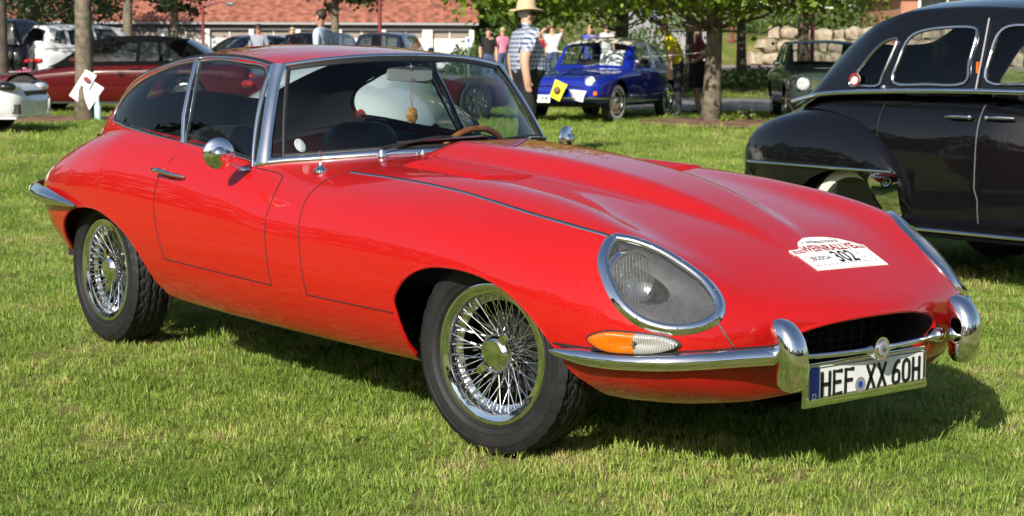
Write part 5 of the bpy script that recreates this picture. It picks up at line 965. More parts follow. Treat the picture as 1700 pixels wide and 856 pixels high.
for k, (px, fl_) in enumerate(((32, 'leftmost of the four clumps of pink flowers'), (41, 'second clump of pink flowers from the left'), (50, 'third clump of pink flowers from the left'), (58, 'rightmost of the four clumps of pink flowers'))):
    f = thing('flower_clump', fl_, 'flowers', tuple(at(px, 40+k*.2)), 0, 'pink flowers at the left'); link('blossom', leaf_mesh(rng.normal(size=(120, 3))*np.array((.13, .13, .07))+np.array((0, 0, .42)), .09, rng, 'blossom'), 'petal_pink', f); link('leaves', leaf_mesh(np.abs(rng.normal(size=(160, 3))*np.array((.12, .12, .16))), .09, rng, 'leaves'), 'hedge_leaf', f)
# ---------------------------------------------------------------- garages with tiled roof
M('roof_tile', (.28, .10, .065), .8, var=.45, vscale=3.5, bump=.2, bscale=12); M('fascia_grey', (.33, .33, .34), .7); M('beam_dark', (.10, .10, .11), .7); M('garage_panel', (.27, .23, .20), .6, var=.1, vscale=.6); M('wall_white', (.70, .70, .68), .7, var=.05); M('pole_red', (.20, .03, .04), .45); M('pole_grey', (.35, .36, .37), .4, .5)
gd = 72.; gx0 = (-160-850)/FPX*gd; gx1 = (782-850)/FPX*gd; g0 = CAMP[:2]+FH*gd; GA = math.atan2(RH[1], RH[0]); gz0 = .55
gar = thing('garage_row', 'long row of garages with grey panels, white posts and red tiled roof', 'building', (g0[0], g0[1], gz0), GA); ez = 1.247+52*gd/FPX-gz0
B().box(((gx0+gx1)/2, .15, .62), (gx1-gx0, .2, 1.45)).build('wall', 'wall_white', gar); B().box(((gx0+gx1)/2, 4., ez/2-.1), (gx1-gx0-.2, 7.4, ez-.3)).build('garage_block', 'beam_dark', gar)
B().box(((gx0+gx1)/2, -.25, ez-.02), (gx1-gx0+.6, .12, .17)).build('fascia', 'fascia_grey', gar, 10); B().box(((gx0+gx1)/2, .05, ez-.22), (gx1-gx0, .25, .24)).build('beam', 'beam_dark', gar)
nb_ = 13; bw = (gx1-gx0)/nb_
for k in range(nb_):
    B().box((gx0+bw*(k+.5), .10, (1.33+ez-.33)/2), (bw-.22, .06, ez-.33-1.33)).build('panel', 'garage_panel', gar); B().box((gx0+bw*(k+.5), .05, (1.33+ez-.33)/2), (.05, .05, ez-.33-1.33)).build('mullion', 'wall_white', gar)
for k in range(nb_+1): B().box((gx0+bw*k, .02, (ez-.3)/2), (.20 if k % 3 else .42, .22, ez-.3)).build('post', 'wall_white', gar)
for k in range(13):
    y0, z0 = -.32+k*.30, ez+.06+k*.185; n = int((gx1-gx0+.6)/.085); xs_2 = np.linspace(gx0-.3, gx1+.3, n)
    V = np.array([[(x, y0, z0+.012+.028*abs(sin(x*pi/.30))), (x, y0+.36, z0+.20+.028*abs(sin(x*pi/.30)))] for x in xs_2]); B().grid(V).grid(np.array([[(x, y0, z0-.07), (x, y0, z0+.012+.028*abs(sin(x*pi/.30)))] for x in xs_2])).build('tile_course', 'roof_tile', gar, 50)
def pole(name, lab, loc, h, r, mat, group=None, cat='lamp post', arm=None):
    p = thing(name, lab, cat, tuple(loc), 0, group); B().tube([(0, 0, -.1), (0, 0, h)], r, 10).build('shaft', mat, p, 60); B().lathe([(r*2, 0), (r*2, .06), (r*1.1, .1)], axis=2, n=14).build('base_collar', mat, p)
    if arm: B().tube([(0, 0, h-.05), (arm[0]*.6, arm[1]*.6, h+.1), (arm[0], arm[1], h+.05)], r*.7, 8).build('arm', mat, p); B().ball((arm[0], arm[1], h+.03), (.28, .14, .06), 8).build('lamp_head', 'pole_grey', p, 180)
    else: B().ball((0, 0, h+.12), (.2, .2, .16), 8).build('lamp_head', 'pole_grey', p, 180)
pole('lamp_post', 'dark red lamp post in front of the garages', at(631, 56), 4.2, .06, 'pole_red', 'dark red lamp posts'); pole('lamp_post', 'dark red lamp post in front of the boulders, behind the green saloon', at(1343, 52), 4.2, .07, 'pole_red', 'dark red lamp posts'); pole('lamp_post', 'dark red lamp post on the paved slope', at(1211, 66), 4., .06, 'pole_red', 'dark red lamp posts')
pole('lamp_post', 'short lamp post with dark red shaft behind the dark blue hatchback', at(340, 58), 2.4, .05, 'pole_red', 'dark red lamp posts', arm=(RH[0]*.9, RH[1]*.9)); pole('lamp_post', 'slim grey post at the top left corner', at(10, 44), 4.5, .05, 'pole_grey'); pole('fence_post', 'thin green post on the bank', at(1393, 68), 1.6, .035, 'hedge_leaf', cat='post')
sg = thing('parking_sign', 'small white sign on a post at the end of the garages', 'sign', tuple(at(777, 50)), GA); B().tube([(0, 0, 0), (0, 0, 1.2)], .025, 8).build('post', 'pole_grey', sg); B().box((0, -.03, 1.28), (.17, .02, .26)).build('sign_board', 'white_paint', sg); B().box((0, -.045, 1.30), (.06, .006, .12)).build('sign_mark', 'eu_blue', sg)
# boulder wall, each stone its own block
M('sandstone', (.42, .35, .25), .9, col2=(.27, .22, .16), vscale=2.5, bump=.6, bscale=9)
wl = thing('boulder_wall', 'dry stone retaining wall of pale boulders behind the green saloon', 'wall', (0, 0, 0)); rng = np.random.default_rng(9); SM = []
for k in range(6):
    b = B().ball((0, 0, 0), 1, 7); q = rng.normal(size=3)*2; b.V = [tuple(np.sign(v)*np.abs(v)**.6*(1+.10*sin(5*v[0]+q[0])+.10*sin(6*v[1]+q[1])+.08*sin(7*v[2]+q[2]))*.86 for v in [np.array(v)] for v in v) if False else tuple(np.sign(np.array(v))*np.abs(np.array(v))**.6*(1+.12*sin(5*v[0]+q[0])+.12*sin(6*v[1]+q[1])+.1*sin(7*v[2]+q[2]))*.86) for v in b.V]; SM.append(b.mesh('stone', 50, 1e-4))
for row in range(3):
    px = 1236+row*22
    while px < 1860:
        w = rng.uniform(.35, .95); d = 61.6+row*.75; hgt = .26; p = at(px+w/2*FPX/d, 61.2); s = link('stone', SM[rng.integers(6)], 'sandstone', wl)
        s.location = (p[0]+FH[0]*row*.7, p[1]+FH[1]*row*.7, .90+hgt*.85+row*.46+rng.uniform(-.03, .03)); s.scale = (w*.56, rng.uniform(.3, .45), hgt*rng.uniform(.85, 1.15)); s.rotation_euler = (rng.uniform(-.1, .1), rng.uniform(-.1, .1), GA+rng.uniform(-.25, .25)); px += w*FPX/d*.97
    
# houses on the hill
M('plaster_white', (.72, .71, .68), .8, var=.04); M('house_glass', (.03, .035, .04), .1, coat=1); M('brick_orange', (.42, .20, .12), .85, var=.15, vscale=3)
def house(lab, px, d, w, h, wall, roof='roof_tile', z=None, dep=8.):
    p = at(px, d); r = thing('hill_house', lab, 'house', tuple(p), GA, 'houses on the hill'); B().box((0, dep/2, h/2-.5), (w, dep, h+1)).build('wall', wall, r, 10)
    B().add([(-w/2-.4, -.5, h), (w/2+.4, -.5, h), (w/2+.4, dep+.5, h), (-w/2-.4, dep+.5, h), (-w/2-.4, dep/2, h+2.6), (w/2+.4, dep/2, h+2.6)], [(0, 1, 5, 4), (2, 3, 4, 5), (1, 2, 5), (3, 0, 4), (0, 3, 2, 1)]).build('roof', roof, r, 10)
    for k in range(int(w//2.4)):
        for zz in ([1.4] if h < 4 else [1.4, 4.0]): x = -w/2+1.2+k*2.4; q = B().box((x, -.02, zz), (1.15, .08, 1.2)).build('window', 'wall_white', r); B().box((x, -.07, zz), (.95, .03, 1.0)).build('pane', 'house_glass', q)
    B().box((w*.3, -.03, 1.0), (1.0, .08, 2.1)).build('door', 'beam_dark', r); return r
house('white house at the top of the bank above the green saloon', 1350, 112, 9, 5.5, 'plaster_white'); house('pale house on the hill right of the paved slope', 1230, 125, 11, 5.2, 'wall_white'); house('house with orange brick wall seen through the black saloon', 1640, 66, 7, 1.9, 'brick_orange'); house('far house behind the left trees', 60, 118, 16, 5, 'wall_white')
# papers and bottle at the left tree, tape between trees
tp = at(146, 28); fx = -np.array((FH[0], FH[1], 0)); rx = np.array((RH[0], RH[1], 0))
for c, w, h, rot, lab, ex in (((.03, .17, .46), .40, .42, -.60, 'large white paper sheet tied to the left tree trunk', None), ((.06, .20, .66), .20, .26, -.5, 'small white sheet with dark round print above the larger sheet on the trunk', 1)):
    o = paper('notice_paper', lab, tp+rx*c[0]+fx*c[1]+np.array((0, 0, c[2])), rx*cos(rot)+np.array((0, 0, sin(rot))), -rx*sin(rot)+np.array((0, 0, cos(rot))), w, h, 'paper_white', .018, extra=(lambda r, X, Y, Z: B().lathe([(0,.004),(.045,.004),(.045,0)], axis=1, n=18).build('printed_disc', 'print_red', r)) if ex else None)
    if ex:
        for c_ in o.children:
            if c_.name.startswith('printed'): c_.rotation_euler = (0, 0, GA); c_.location = tuple(fx*.06)
bt = thing('water_bottle', 'pale plastic bottle with white cap standing at the foot of the left tree', 'bottle', tuple(tp+rx*.22+fx*.2)); B().lathe([(0,0),(.05,.01),(.055,.05),(.055,.22),(.03,.30),(.022,.34),(0,.345)], axis=2, n=18).build('bottle_body', 'pale_blue', bt, 60); B().lathe([(.026,.34),(.026,.38),(0,.385)], axis=2, n=14).build('cap', 'white_paint', bt)
t2 = at(1180, 28.6); te = at(905, 30.2); rp_ = thing('barrier_tape', 'thin white tape stretched from the blotchy tree to the left', 'tape', tuple(t2)); B().tube([t2*(1-t)+te*t+np.array((0, 0, 1.16-.3*4*t*(1-t)*.35))-t2 for t in np.linspace(0, 1, 16)]+[], .008, 5).build('tape_line', 'white_paint', rp_)
# ---------------------------------------------------------------- people
M('skin', (.52, .30, .21), .55); M('skin_tan', (.40, .21, .14), .55); M('hair_dark', (.025, .018, .014), .6); M('hair_grey', (.35, .33, .31), .6); M('hair_blond', (.42, .30, .14), .6); M('straw', (.52, .40, .24), .7, var=.12, vscale=60); M('denim', (.05, .085, .17), .8); M('cloth_black', (.010, .010, .012), .85); M('cloth_dark', (.018, .020, .028), .85); M('cloth_yellow', (.58, .55, .02), .75); M('cloth_maroon', (.22, .018, .035), .75); M('cloth_pale_blue', (.42, .52, .68), .75); M('cloth_white', (.72, .74, .78), .75); M('cloth_pink', (.70, .25, .36), .75); M('cloth_blue', (.05, .09, .42), .75); M('hi_vis', (.45, .75, .03), .6); M('cloth_beige', (.42, .35, .27), .8); M('cloth_red', (.45, .03, .04), .75); M('shoe', (.03, .025, .02), .6)
def check_mat(name, a, b, sc=42.):
    m = bpy.data.materials.new(name); m.use_nodes = True; n = m.node_tree; bs = n.nodes['Principled BSDF']; bs.inputs['Roughness'].default_value = .8; tc = n.nodes.new('ShaderNodeTexCoord'); sx = n.nodes.new('ShaderNodeSeparateXYZ'); n.links.new(tc.outputs['Object'], sx.inputs[0])
    ad = n.nodes.new('ShaderNodeMath'); ad.operation = 'ADD'; n.links.new(sx.outputs[0], ad.inputs[0]); n.links.new(sx.outputs[1], ad.inputs[1]); L = []
    for src in (ad.outputs[0], sx.outputs[2]):
        mu = n.nodes.new('ShaderNodeMath'); mu.operation = 'MULTIPLY'; mu.inputs[1].default_value = sc; n.links.new(src, mu.inputs[0]); fr = n.nodes.new('ShaderNodeMath'); fr.operation = 'FRACT'; n.links.new(mu.outputs[0], fr.inputs[0]); gt = n.nodes.new('ShaderNodeMath'); gt.operation = 'GREATER_THAN'; gt.inputs[1].default_value = .5; n.links.new(fr.outputs[0], gt.inputs[0]); L.append(gt)
    s = n.nodes.new('ShaderNodeMath'); s.operation = 'ADD'; n.links.new(L[0].outputs[0], s.inputs[0]); n.links.new(L[1].outputs[0], s.inputs[1]); h = n.nodes.new('ShaderNodeMath'); h.operation = 'MULTIPLY'; h.inputs[1].default_value = .5; n.links.new(s.outputs[0], h.inputs[0])
    r = n.nodes.new('ShaderNodeValToRGB'); r.color_ramp.interpolation = 'CONSTANT'; e = r.color_ramp.elements; e[0].color = (*a, 1); e[1].position = .75; e[1].color = (*b, 1); k = e.new(.25); k.color = (*[(p+q)/2.2 for p, q in zip(a, b)], 1); n.links.new(h.outputs[0], r.inputs[0]); n.links.new(r.outputs[0], bs.inputs['Base Color']); MAT[name] = m
check_mat('check_blue', (.50, .54, .62), (.035, .06, .15), 20.); check_mat('check_red', (.65, .06, .06), (.05, .05, .16), 9.)
BASE = dict(pelvis=(0,0,.95), waist=(.0,0,1.10), chest=(.0,0,1.30), neck=(-.01,0,1.47), skull=(.015,0,1.58), crown=(.01,0,1.685))
for s_, n_ in ((1, 'l'), (-1, 'r')): BASE.update({n_+'hip': (0,.095*s_,.90), n_+'knee': (.02,.105*s_,.50), n_+'ankle': (-.02,.11*s_,.09), n_+'toe': (.14,.13*s_,.04), n_+'sho': (-.01,.185*s_,1.40), n_+'elb': (-.03,.235*s_,1.13), n_+'wri': (.06,.235*s_,.89), n_+'han': (.08,.23*s_,.80)})
RAD = dict(pelvis=.150, waist=.140, chest=.150, neck=.058, skull=.088, crown=.062, hip=.098, knee=.062, ankle=.045, toe=.035, sho=.072, elb=.048, wri=.033, han=.036)
def person(lab, loc, rz, shirt, legs, hair='hair_dark', h=1.75, pose=None, sleeve='short', bottom='long', fat=1., hat=None, extras=None, skin='skin', group=None, lean=0.):
    root = thing('person', lab, 'person', tuple(loc), rz, group); J = dict(BASE); J.update(pose or {}); k = h/1.75
    if lean:
        for n_ in J:
            if n_[1:] not in ('knee', 'ankle', 'toe', 'hip') and n_ != 'pelvis': x, y, z = J[n_]; a = lean; J[n_] = (x*cos(a)+(z-.95)*sin(a), y, .95+(z-.95)*cos(a)-x*sin(a))
    E = [('pelvis','waist'),('waist','chest'),('chest','neck'),('neck','skull'),('skull','crown')]
    for s in 'lr': E += [('pelvis', s+'hip'), (s+'hip', s+'knee'), (s+'knee', s+'ankle'), (s+'ankle', s+'toe'), ('chest', s+'sho'), (s+'sho', s+'elb'), (s+'elb', s+'wri'), (s+'wri', s+'han')]
    rad = {n_: RAD.get(n_, RAD.get(n_[1:]))*(fat if n_ in ('pelvis', 'waist', 'chest') else (1+(fat-1)*.4)) for n_ in J}; rad['skull'] = .088; rad['crown'] = .062; rad['neck'] = .058
    for s in 'lr':                                                        # five fingers from each palm
        H = np.array(J[s+'han']); Wr = np.array(J[s+'wri']); d = H-Wr; d /= np.linalg.norm(d); sd = np.cross(d, (0, 1, 0)); sd = sd/max(np.linalg.norm(sd), 1e-6)
        for f_ in range(4): o = sd*(.024-.016*f_); a = s+'f%da' % f_; b = s+'f%db' % f_; L = (.055, .065, .06, .048)[f_]; J[a] = tuple(H+d*.035+o); J[b] = tuple(H+d*(.035+L)+o*1.1+np.array((.012, 0, 0))); rad[a] = .0105; rad[b] = .0085; E += [(s+'han', a), (a, b)]
        a, b = s+'ta', s+'tb'; J[a] = tuple(H+sd*.042-d*.01); J[b] = tuple(H+sd*.055+d*.035); rad[a] = .012; rad[b] = .0095; E += [(s+'han', a), (a, b)]
    names = list(J); me = bpy.data.meshes.new('body'); me.from_pydata([tuple(np.array(J[n_])*k) for n_ in names], [(names.index(a), names.index(b)) for a, b in E], []); o = bpy.data.objects.new('body', me); COL.objects.link(o)
    md = o.modifiers.new('s', 'SKIN'); md.use_smooth_shade = True
    for i, n_ in enumerate(names): sv = me.skin_vertices[0].data[i]; r = rad[n_]*k; sv.radius = (r*((.78 if fat < 1.2 else .95) if n_ in ('pelvis', 'waist', 'chest') else 1), r*(1.1 if n_ in ('chest', 'pelvis') else 1)) if n_ not in ('x',) else (r, r); sv.use_root = (n_ == 'pelvis')
    o.modifiers.new('d', 'SUBSURF').levels = 1; bpy.context.view_layer.update(); nm = bpy.data.meshes.new_from_object(o.evaluated_get(bpy.context.evaluated_depsgraph_get())); bpy.data.objects.remove(o)
    nm.materials.clear(); mats = [skin, shirt, legs, 'shoe']
    for m_ in mats: nm.materials.append(MAT[m_])
    seg = [(np.array(J[a])*k, np.array(J[b])*k, a, b) for a, b in E]; A = np.array([s[0] for s in seg]); D = np.array([s[1]-s[0] for s in seg]); L2 = (D**2).sum(1)
    n = len(nm.polygons); C = np.zeros(n*3); nm.polygons.foreach_get('center', C); C = C.reshape(-1, 3); t = np.clip(((C[:, None]-A)*D).sum(2)/L2, 0, 1); ds = ((C[:, None]-A-t[..., None]*D)**2).sum(2); RA = np.array([rad[s_[2]] for s_ in seg])*k; RB = np.array([rad[s_[3]] for s_ in seg])*k; w = (np.sqrt(ds)/(RA+(RB-RA)*t)).argmin(1); mi = np.zeros(n, int)
    for i in range(n):
        a, b = seg[w[i]][2], seg[w[i]][3]; tt = t[i, w[i]]
        if b in ('waist', 'chest') or b.endswith('sho') or (b == 'neck' and tt < .55): mi[i] = 1
        elif b.endswith('elb'): mi[i] = 1 if (sleeve == 'long' or tt < (.75 if sleeve == 'short' else -1)) else 0
        elif b.endswith('wri'): mi[i] = 1 if sleeve == 'long' and tt < .92 else 0
        elif b.endswith('hip') or b.endswith('knee'): mi[i] = 2 if (bottom == 'long' or b.endswith('hip') or tt < .8) else 0
        elif b.endswith('ankle'): mi[i] = 2 if bottom == 'long' else 0
        elif b.endswith('toe'): mi[i] = 3
        if b == 'waist' and tt < .02: mi[i] = 2
    nm.polygons.foreach_set('material_index', mi.astype(np.int32)); nm.polygons.foreach_set('use_smooth', np.ones(n, bool)); link('body', nm, None, root)
    sk = (np.array(J['skull'])*.45+np.array(J['crown'])*.55)*k; up = np.array(J['crown'])-np.array(J['skull']); up /= np.linalg.norm(up); fw = np.array((1., 0, 0)); fw = fw-up*(fw@up); fw /= np.linalg.norm(fw); sdv = np.cross(up, fw)
    def loc2(f, s, u): return tuple(sk+fw*f*k+sdv*s*k+up*u*k)
    B().ball(loc2(.085, 0, -.035), (.018*k, .014*k, .022*k), 6).build('nose', skin, root, 180)
    for s in (1, -1): B().ball(loc2(-.005, .088*s, -.03), (.022*k, .012*k, .032*k), 6).build('ear', skin, root, 180)
    b = B()
    for a in np.linspace(0, 2*pi, 20): pass
    hb = B().ball(loc2(-.022, 0, .022), (.096*k, .088*k, .088*k), 9); hb.F = [f for f in hb.F if (lambda c: (c-sk)@up > (-.075*k if (c-sk)@fw < -.01*k else .035*k))(np.mean([hb.V[i] for i in f], 0))]; hb.m = [0]*len(hb.F); hb.build('hair', hair, root, 180)
    if hat == 'straw': 
        p = loc2(-.01, 0, .055); hh = B().lathe([(.20,-.030),(.205,-.024),(.17,-.005),(.115,.0),(.108,.05),(.098,.095),(.075,.115),(0,.108)], p, axis=2, n=32); hh.V = [(x, y, z+.25*(max(0, abs(y-p[1])-.11))) for x, y, z in hh.V]; hh.build('straw_hat', 'straw', root, 180); B().lathe([(.1165,.004),(.113,.032)], p, axis=2, n=32).build('hat_band', 'straw', root, 180)
    if hat == 'cap': B().lathe([(.10,.0),(.102,.03),(.085,.075),(.05,.10),(0,.108)], loc2(-.01, 0, .02), axis=2, n=24).add([loc2(.07, .07, .03), loc2(.17, .05, .015), loc2(.18, 0, .02), loc2(.17, -.05, .015), loc2(.07, -.07, .03)], [(0, 1, 2, 3, 4)]).build('cap', 'cloth_dark', root, 60)
    if extras:
        if 'glasses' in extras:
            g = B(); 
            for s in (1, -1): g.ball(loc2(.088, .036*s, -.006), (.012*k, .030*k, .022*k), 6).tube([loc2(.085, .066*s, .0), loc2(-.0, .092*s, .0)], .005, 5)
            g.build('sunglasses', 'cloth_black', root, 180)
        if 'skirt' in extras: B().lathe([(.15*k,1.02*k),(.18*k,.92*k),(.19*k,.72*k),(.185*k,.52*k)], axis=2, n=24).build('skirt', legs, root, 180)
        if 'vest' in extras: pass
    return root
def face(dl, dd): return dirv(dl, dd)
arms_raised = dict(lelb=(.12,.30,1.52), lwri=(.10,.14,1.66), lhan=(.09,.08,1.67), relb=(.12,-.30,1.52), rwri=(.10,-.14,1.66), rhan=(.09,-.08,1.67))
person('man in straw hat and blue white checked shirt standing in front of the blue coupe', at(872, 19.6), face(1, .25), 'check_blue', 'cloth_black', 'hair_grey', 1.73, fat=1.95, hat='straw', extras=['glasses'], pose=dict(waist=(.04,0,1.10), lsho=(-.01,.27,1.39), rsho=(-.01,-.27,1.39), relb=(-.12,-.37,1.13), rwri=(-.10,-.41,.93), rhan=(-.09,-.41,.85), lelb=(-.08,.38,1.12), lwri=(-.04,.40,.90), lhan=(-.03,.40,.82)))
person('man in yellow shirt and dark trousers leaning towards the blue coupe', at(1124, 29.6), face(-1, .05), 'cloth_yellow', 'cloth_dark', 'hair_grey', 1.74, fat=1.15, hat='cap', lean=.42, pose=dict(lelb=(.06,.24,1.14), lwri=(.20,.20,.92), lhan=(.22,.19,.84)))
person('woman in maroon top and black skirt behind the blotchy tree trunk', at(1156, 31.5), face(-1, .2), 'cloth_maroon', 'cloth_black', 'hair_dark', 1.68, bottom='short', extras=['skirt'], fat=.9, pose=dict(relb=(-.16,-.28,1.16), rwri=(.02,-.20,1.02), rhan=(.07,-.15,1.0), lelb=(-.16,.28,1.16), lwri=(.02,.20,1.02), lhan=(.07,.15,1.0)))
person('man in pale blue shirt walking left above the roof of the red coupe', at(533, 27.5), face(-1, .3), 'cloth_pale_blue', 'cloth_beige', 'hair_dark', 1.78, sleeve='long', skin='skin_tan')
person('person with sunglasses and dark hair in front of the silver-blue saloon', at(431, 44), face(-.1, -1), 'check_blue', 'denim', 'hair_dark', 1.72, extras=['glasses'], skin='skin_tan')
person('blond person in a pale top between two parked cars', at(487, 47.5), face(.2, -1), 'cloth_pink', 'cloth_beige', 'hair_blond', 1.66)
person('dark haired woman in a black top left of the checked shirt', at(810, 47), face(.1, -1), 'cloth_black', 'denim', 'hair_dark', 1.66)
person('woman in a pink top beside the woman in black', at(833, 50), face(-.6, .8), 'cloth_pink', 'denim', 'hair_blond', 1.68)
person('man in white shirt and jeans holding both arms up to his face', at(915, 46), face(0, -1), 'cloth_white', 'denim', 'hair_dark', 1.72, pose=arms_raised)
person('person in a blue jacket behind the windscreen of the blue coupe', at(977, 48), face(0, -1), 'cloth_blue', 'cloth_blue', 'hair_blond', 1.66, sleeve='long')
person('person in a white top right of the person in blue', at(1004, 50), face(.3, -1), 'cloth_white', 'cloth_beige', 'hair_dark', 1.66)
person('person in a red top right of the checked shirt', at(893, 49), face(.3, -1), 'cloth_red', 'denim', 'hair_dark', 1.6)
person('walker in pale blue on the paved slope', at(1082, 74), face(-.5, -1), 'cloth_pale_blue', 'denim', 'hair_dark', 1.72); person('walker in white on the paved slope', at(1106, 80), face(.5, 1), 'cloth_white', 'cloth_beige', 'hair_dark', 1.72)
person('dark haired person seen through the rear door window of the black saloon', at(1528, 24), face(.4, -1), 'cloth_dark', 'denim', 'hair_dark', 1.28, sleeve='long'); person('person in red checked shirt seen through the black saloon', at(1592, 22), face(-1, .3), 'check_red', 'denim', 'hair_dark', 1.6, sleeve='long'); person('person in red seen through the small quarter window of the black saloon', at(1473, 27), face(-.5, -1), 'cloth_red', 'denim', 'hair_dark', 1.55)
# ---------------------------------------------------------------- grass
def grass_mat():
    m = bpy.data.materials.new('grass_blade'); m.use_nodes = True; n = m.node_tree; b = n.nodes['Principled BSDF']; b.inputs['Roughness'].default_value = .5; b.inputs['Specular IOR Level'].default_value = .3
    at_ = n.nodes.new('ShaderNodeAttribute'); at_.attribute_name = 'tint'; g = n.nodes.new('ShaderNodeNewGeometry')
    def noise(sc): t = n.nodes.new('ShaderNodeTexNoise'); t.inputs['Scale'].default_value = sc; t.inputs['Detail'].default_value = 4; n.links.new(g.outputs['Position'], t.inputs['Vector']); return t
    r = n.nodes.new('ShaderNodeValToRGB'); e = r.color_ramp.elements; e[0].position = 0; e[0].color = (.15, .24, .035, 1); e[1].position = 1; e[1].color = (.54, .43, .23, 1)
    for p, c in ((.42, (.28, .41, .07)), (.70, (.42, .51, .12)), (.86, (.46, .41, .16))): k = e.new(p); k.color = (*c, 1)
    a = noise(.9); c = noise(4.5); m1 = n.nodes.new('ShaderNodeMapRange'); m1.inputs[1].default_value = .38; m1.inputs[2].default_value = .70; m1.inputs[3].default_value = -.28; m1.inputs[4].default_value = .30; n.links.new(a.outputs['Fac'], m1.inputs[0])
    m2 = n.nodes.new('ShaderNodeMapRange'); m2.inputs[1].default_value = .52; m2.inputs[2].default_value = .68; m2.inputs[3].default_value = -.08; m2.inputs[4].default_value = .45; n.links.new(c.outputs['Fac'], m2.inputs[0])
    s1 = n.nodes.new('ShaderNodeMath'); s1.operation = 'ADD'; n.links.new(m1.outputs[0], s1.inputs[0]); n.links.new(m2.outputs[0], s1.inputs[1]); s2 = n.nodes.new('ShaderNodeMath'); s2.operation = 'ADD'; s2.use_clamp = True; n.links.new(s1.outputs[0], s2.inputs[0]); n.links.new(at_.outputs['Fac'], s2.inputs[1]); n.links.new(s2.outputs[0], r.inputs[0])
    n.links.new(r.outputs[0], b.inputs['Base Color']); t = n.nodes.new('ShaderNodeBsdfTranslucent'); n.links.new(r.outputs[0], t.inputs[0]); x = n.nodes.new('ShaderNodeMixShader'); x.inputs[0].default_value = .35; n.links.new(b.outputs[0], x.inputs[1]); n.links.new(t.outputs[0], x.inputs[2]); n.links.new(x.outputs[0], n.nodes['Material Output'].inputs[0]); MAT['grass_blade'] = m
grass_mat(); TC = bpy.data.collections.new('grass_tufts'); rng = np.random.default_rng(21)
for v in range(7):
    V, F, Tn = [], [], []
    for k in range(64):
        a, r = rng.uniform(0, 2*pi), .085*sqrt(rng.random()); x, y = r*cos(a), r*sin(a); h = rng.uniform(.008, .025)*(1.25 if rng.random() < .12 else 1); w = rng.uniform(.0009, .0017); la = rng.uniform(0, 2*pi); ln = h*rng.uniform(.15, 1.1)
        if rng.random() < .12: ln = h*2.2; h *= .35
        dx, dy = cos(la), sin(la); px_, py_ = -dy*w, dx*w; b = len(V); V += [(x-px_, y-py_, -.006), (x+px_, y+py_, -.006), (x+dx*ln*.35+px_*.85, y+dy*ln*.35+py_*.85, h*.6), (x+dx*ln*.35-px_*.85, y+dy*ln*.35-py_*.85, h*.6), (x+dx*ln, y+dy*ln, h)]
        F += [(b, b+1, b+2, b+3), (b+3, b+2, b+4)]; tv = float(np.clip(rng.normal(.36, .2), 0, 1)) if rng.random() > .06 else rng.uniform(.8, 1.1); Tn += [tv]*5
    me = bpy.data.meshes.new('tuft'); me.from_pydata(V, [], F); at_ = me.attributes.new('tint', 'FLOAT', 'POINT'); at_.data.foreach_set('value', Tn); me.materials.append(MAT['grass_blade']); TC.objects.link(bpy.data.objects.new('tuft', me))
pts, scl = [], []
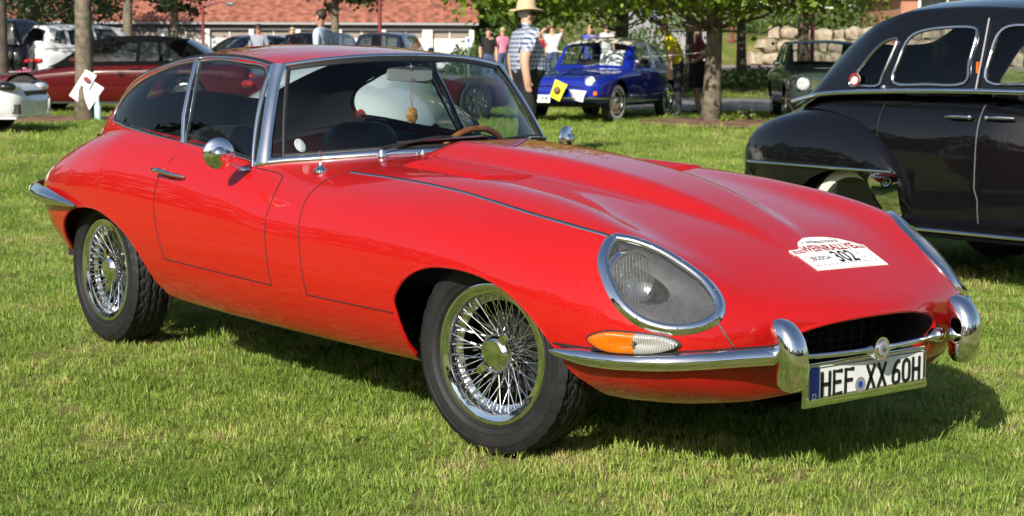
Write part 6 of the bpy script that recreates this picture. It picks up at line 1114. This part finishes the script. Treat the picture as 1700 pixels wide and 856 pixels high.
for d0, d1, dens, sc in ((2.2, 6.5, 330, 1.), (6.5, 9, 240, 1.), (9, 14, 130, 1.15), (14, 22, 62, 1.5), (22, 33, 30, 2.0), (40, 44, 8, 2.6), (45, 56, 6, 2.8)):
    hw0, hw1 = .34*d1+1.2, 0; n = int((d1-d0)*2*hw0*dens); d = rng.uniform(d0, d1, n); l = rng.uniform(-hw0, hw0, n); ok = np.abs(l) < .34*d+1.2; d, l = d[ok], l[ok]; x = CAMP[0]+FH[0]*d+RH[0]*l; y = CAMP[1]+FH[1]*d+RH[1]*l
    if d0 > 39: ok = l > 2.5; x, y = x[ok], y[ok]
    ok = np.ones(len(x), bool)
    for wx, wy in ((0, -.625), (-2.667, -.625), (0, .625), (-2.667, .625)): ok &= ~((np.abs(x-wx) < .09) & (np.abs(y-wy) < .085))
    if d0 > 20:
        dq, lq = dl_of(x, y)
        for pc, pd_, rr in ((3.3, 27.9, 1.25), (-7.5, 28.1, 1.4)): ok &= ~((((lq-pc)/rr)**2+((dq-pd_)/1.2)**2) < 1)
    x, y = x[ok], y[ok]; pts.append(np.column_stack([x, y, ground_z(x, y)])); scl.append(sc*np.clip(rng.lognormal(-.06, .20, len(x)), .5, 1.6))
pts = np.concatenate(pts); scl = np.concatenate(scl); me = bpy.data.meshes.new('grass'); me.vertices.add(len(pts)); me.vertices.foreach_set('co', pts.ravel()); a_ = me.attributes.new('sc', 'FLOAT', 'POINT'); a_.data.foreach_set('value', scl.astype(np.float32)); gr = bpy.data.objects.new('grass', me); COL.objects.link(gr); tag(gr, 'short green lawn grass with dry patches', 'grass', kind='stuff')
ng = bpy.data.node_groups.new('grass_scatter', 'GeometryNodeTree'); ng.interface.new_socket('Geometry', in_out='INPUT', socket_type='NodeSocketGeometry'); ng.interface.new_socket('Geometry', in_out='OUTPUT', socket_type='NodeSocketGeometry'); N_ = ng.nodes.new; Lk = ng.links.new
gi, go = N_('NodeGroupInput'), N_('NodeGroupOutput'); ip = N_('GeometryNodeInstanceOnPoints'); ci_ = N_('GeometryNodeCollectionInfo'); ci_.inputs[0].default_value = TC; ci_.inputs[1].default_value = True; ci_.inputs[2].default_value = True; ip.inputs['Pick Instance'].default_value = True
rv = N_('FunctionNodeRandomValue'); rv.data_type = 'FLOAT_VECTOR'; rv.inputs[0].default_value = (-.34, -.34, 0); rv.inputs[1].default_value = (.34, .34, 6.283); na = N_('GeometryNodeInputNamedAttribute'); na.data_type = 'FLOAT'; na.inputs[0].default_value = 'sc'
Lk(gi.outputs[0], ip.inputs['Points']); Lk(ci_.outputs[0], ip.inputs['Instance']); Lk(rv.outputs[0], ip.inputs['Rotation']); Lk(na.outputs[0], ip.inputs['Scale']); Lk(ip.outputs[0], go.inputs[0]); gr.modifiers.new('scatter', 'NODES').node_group = ng
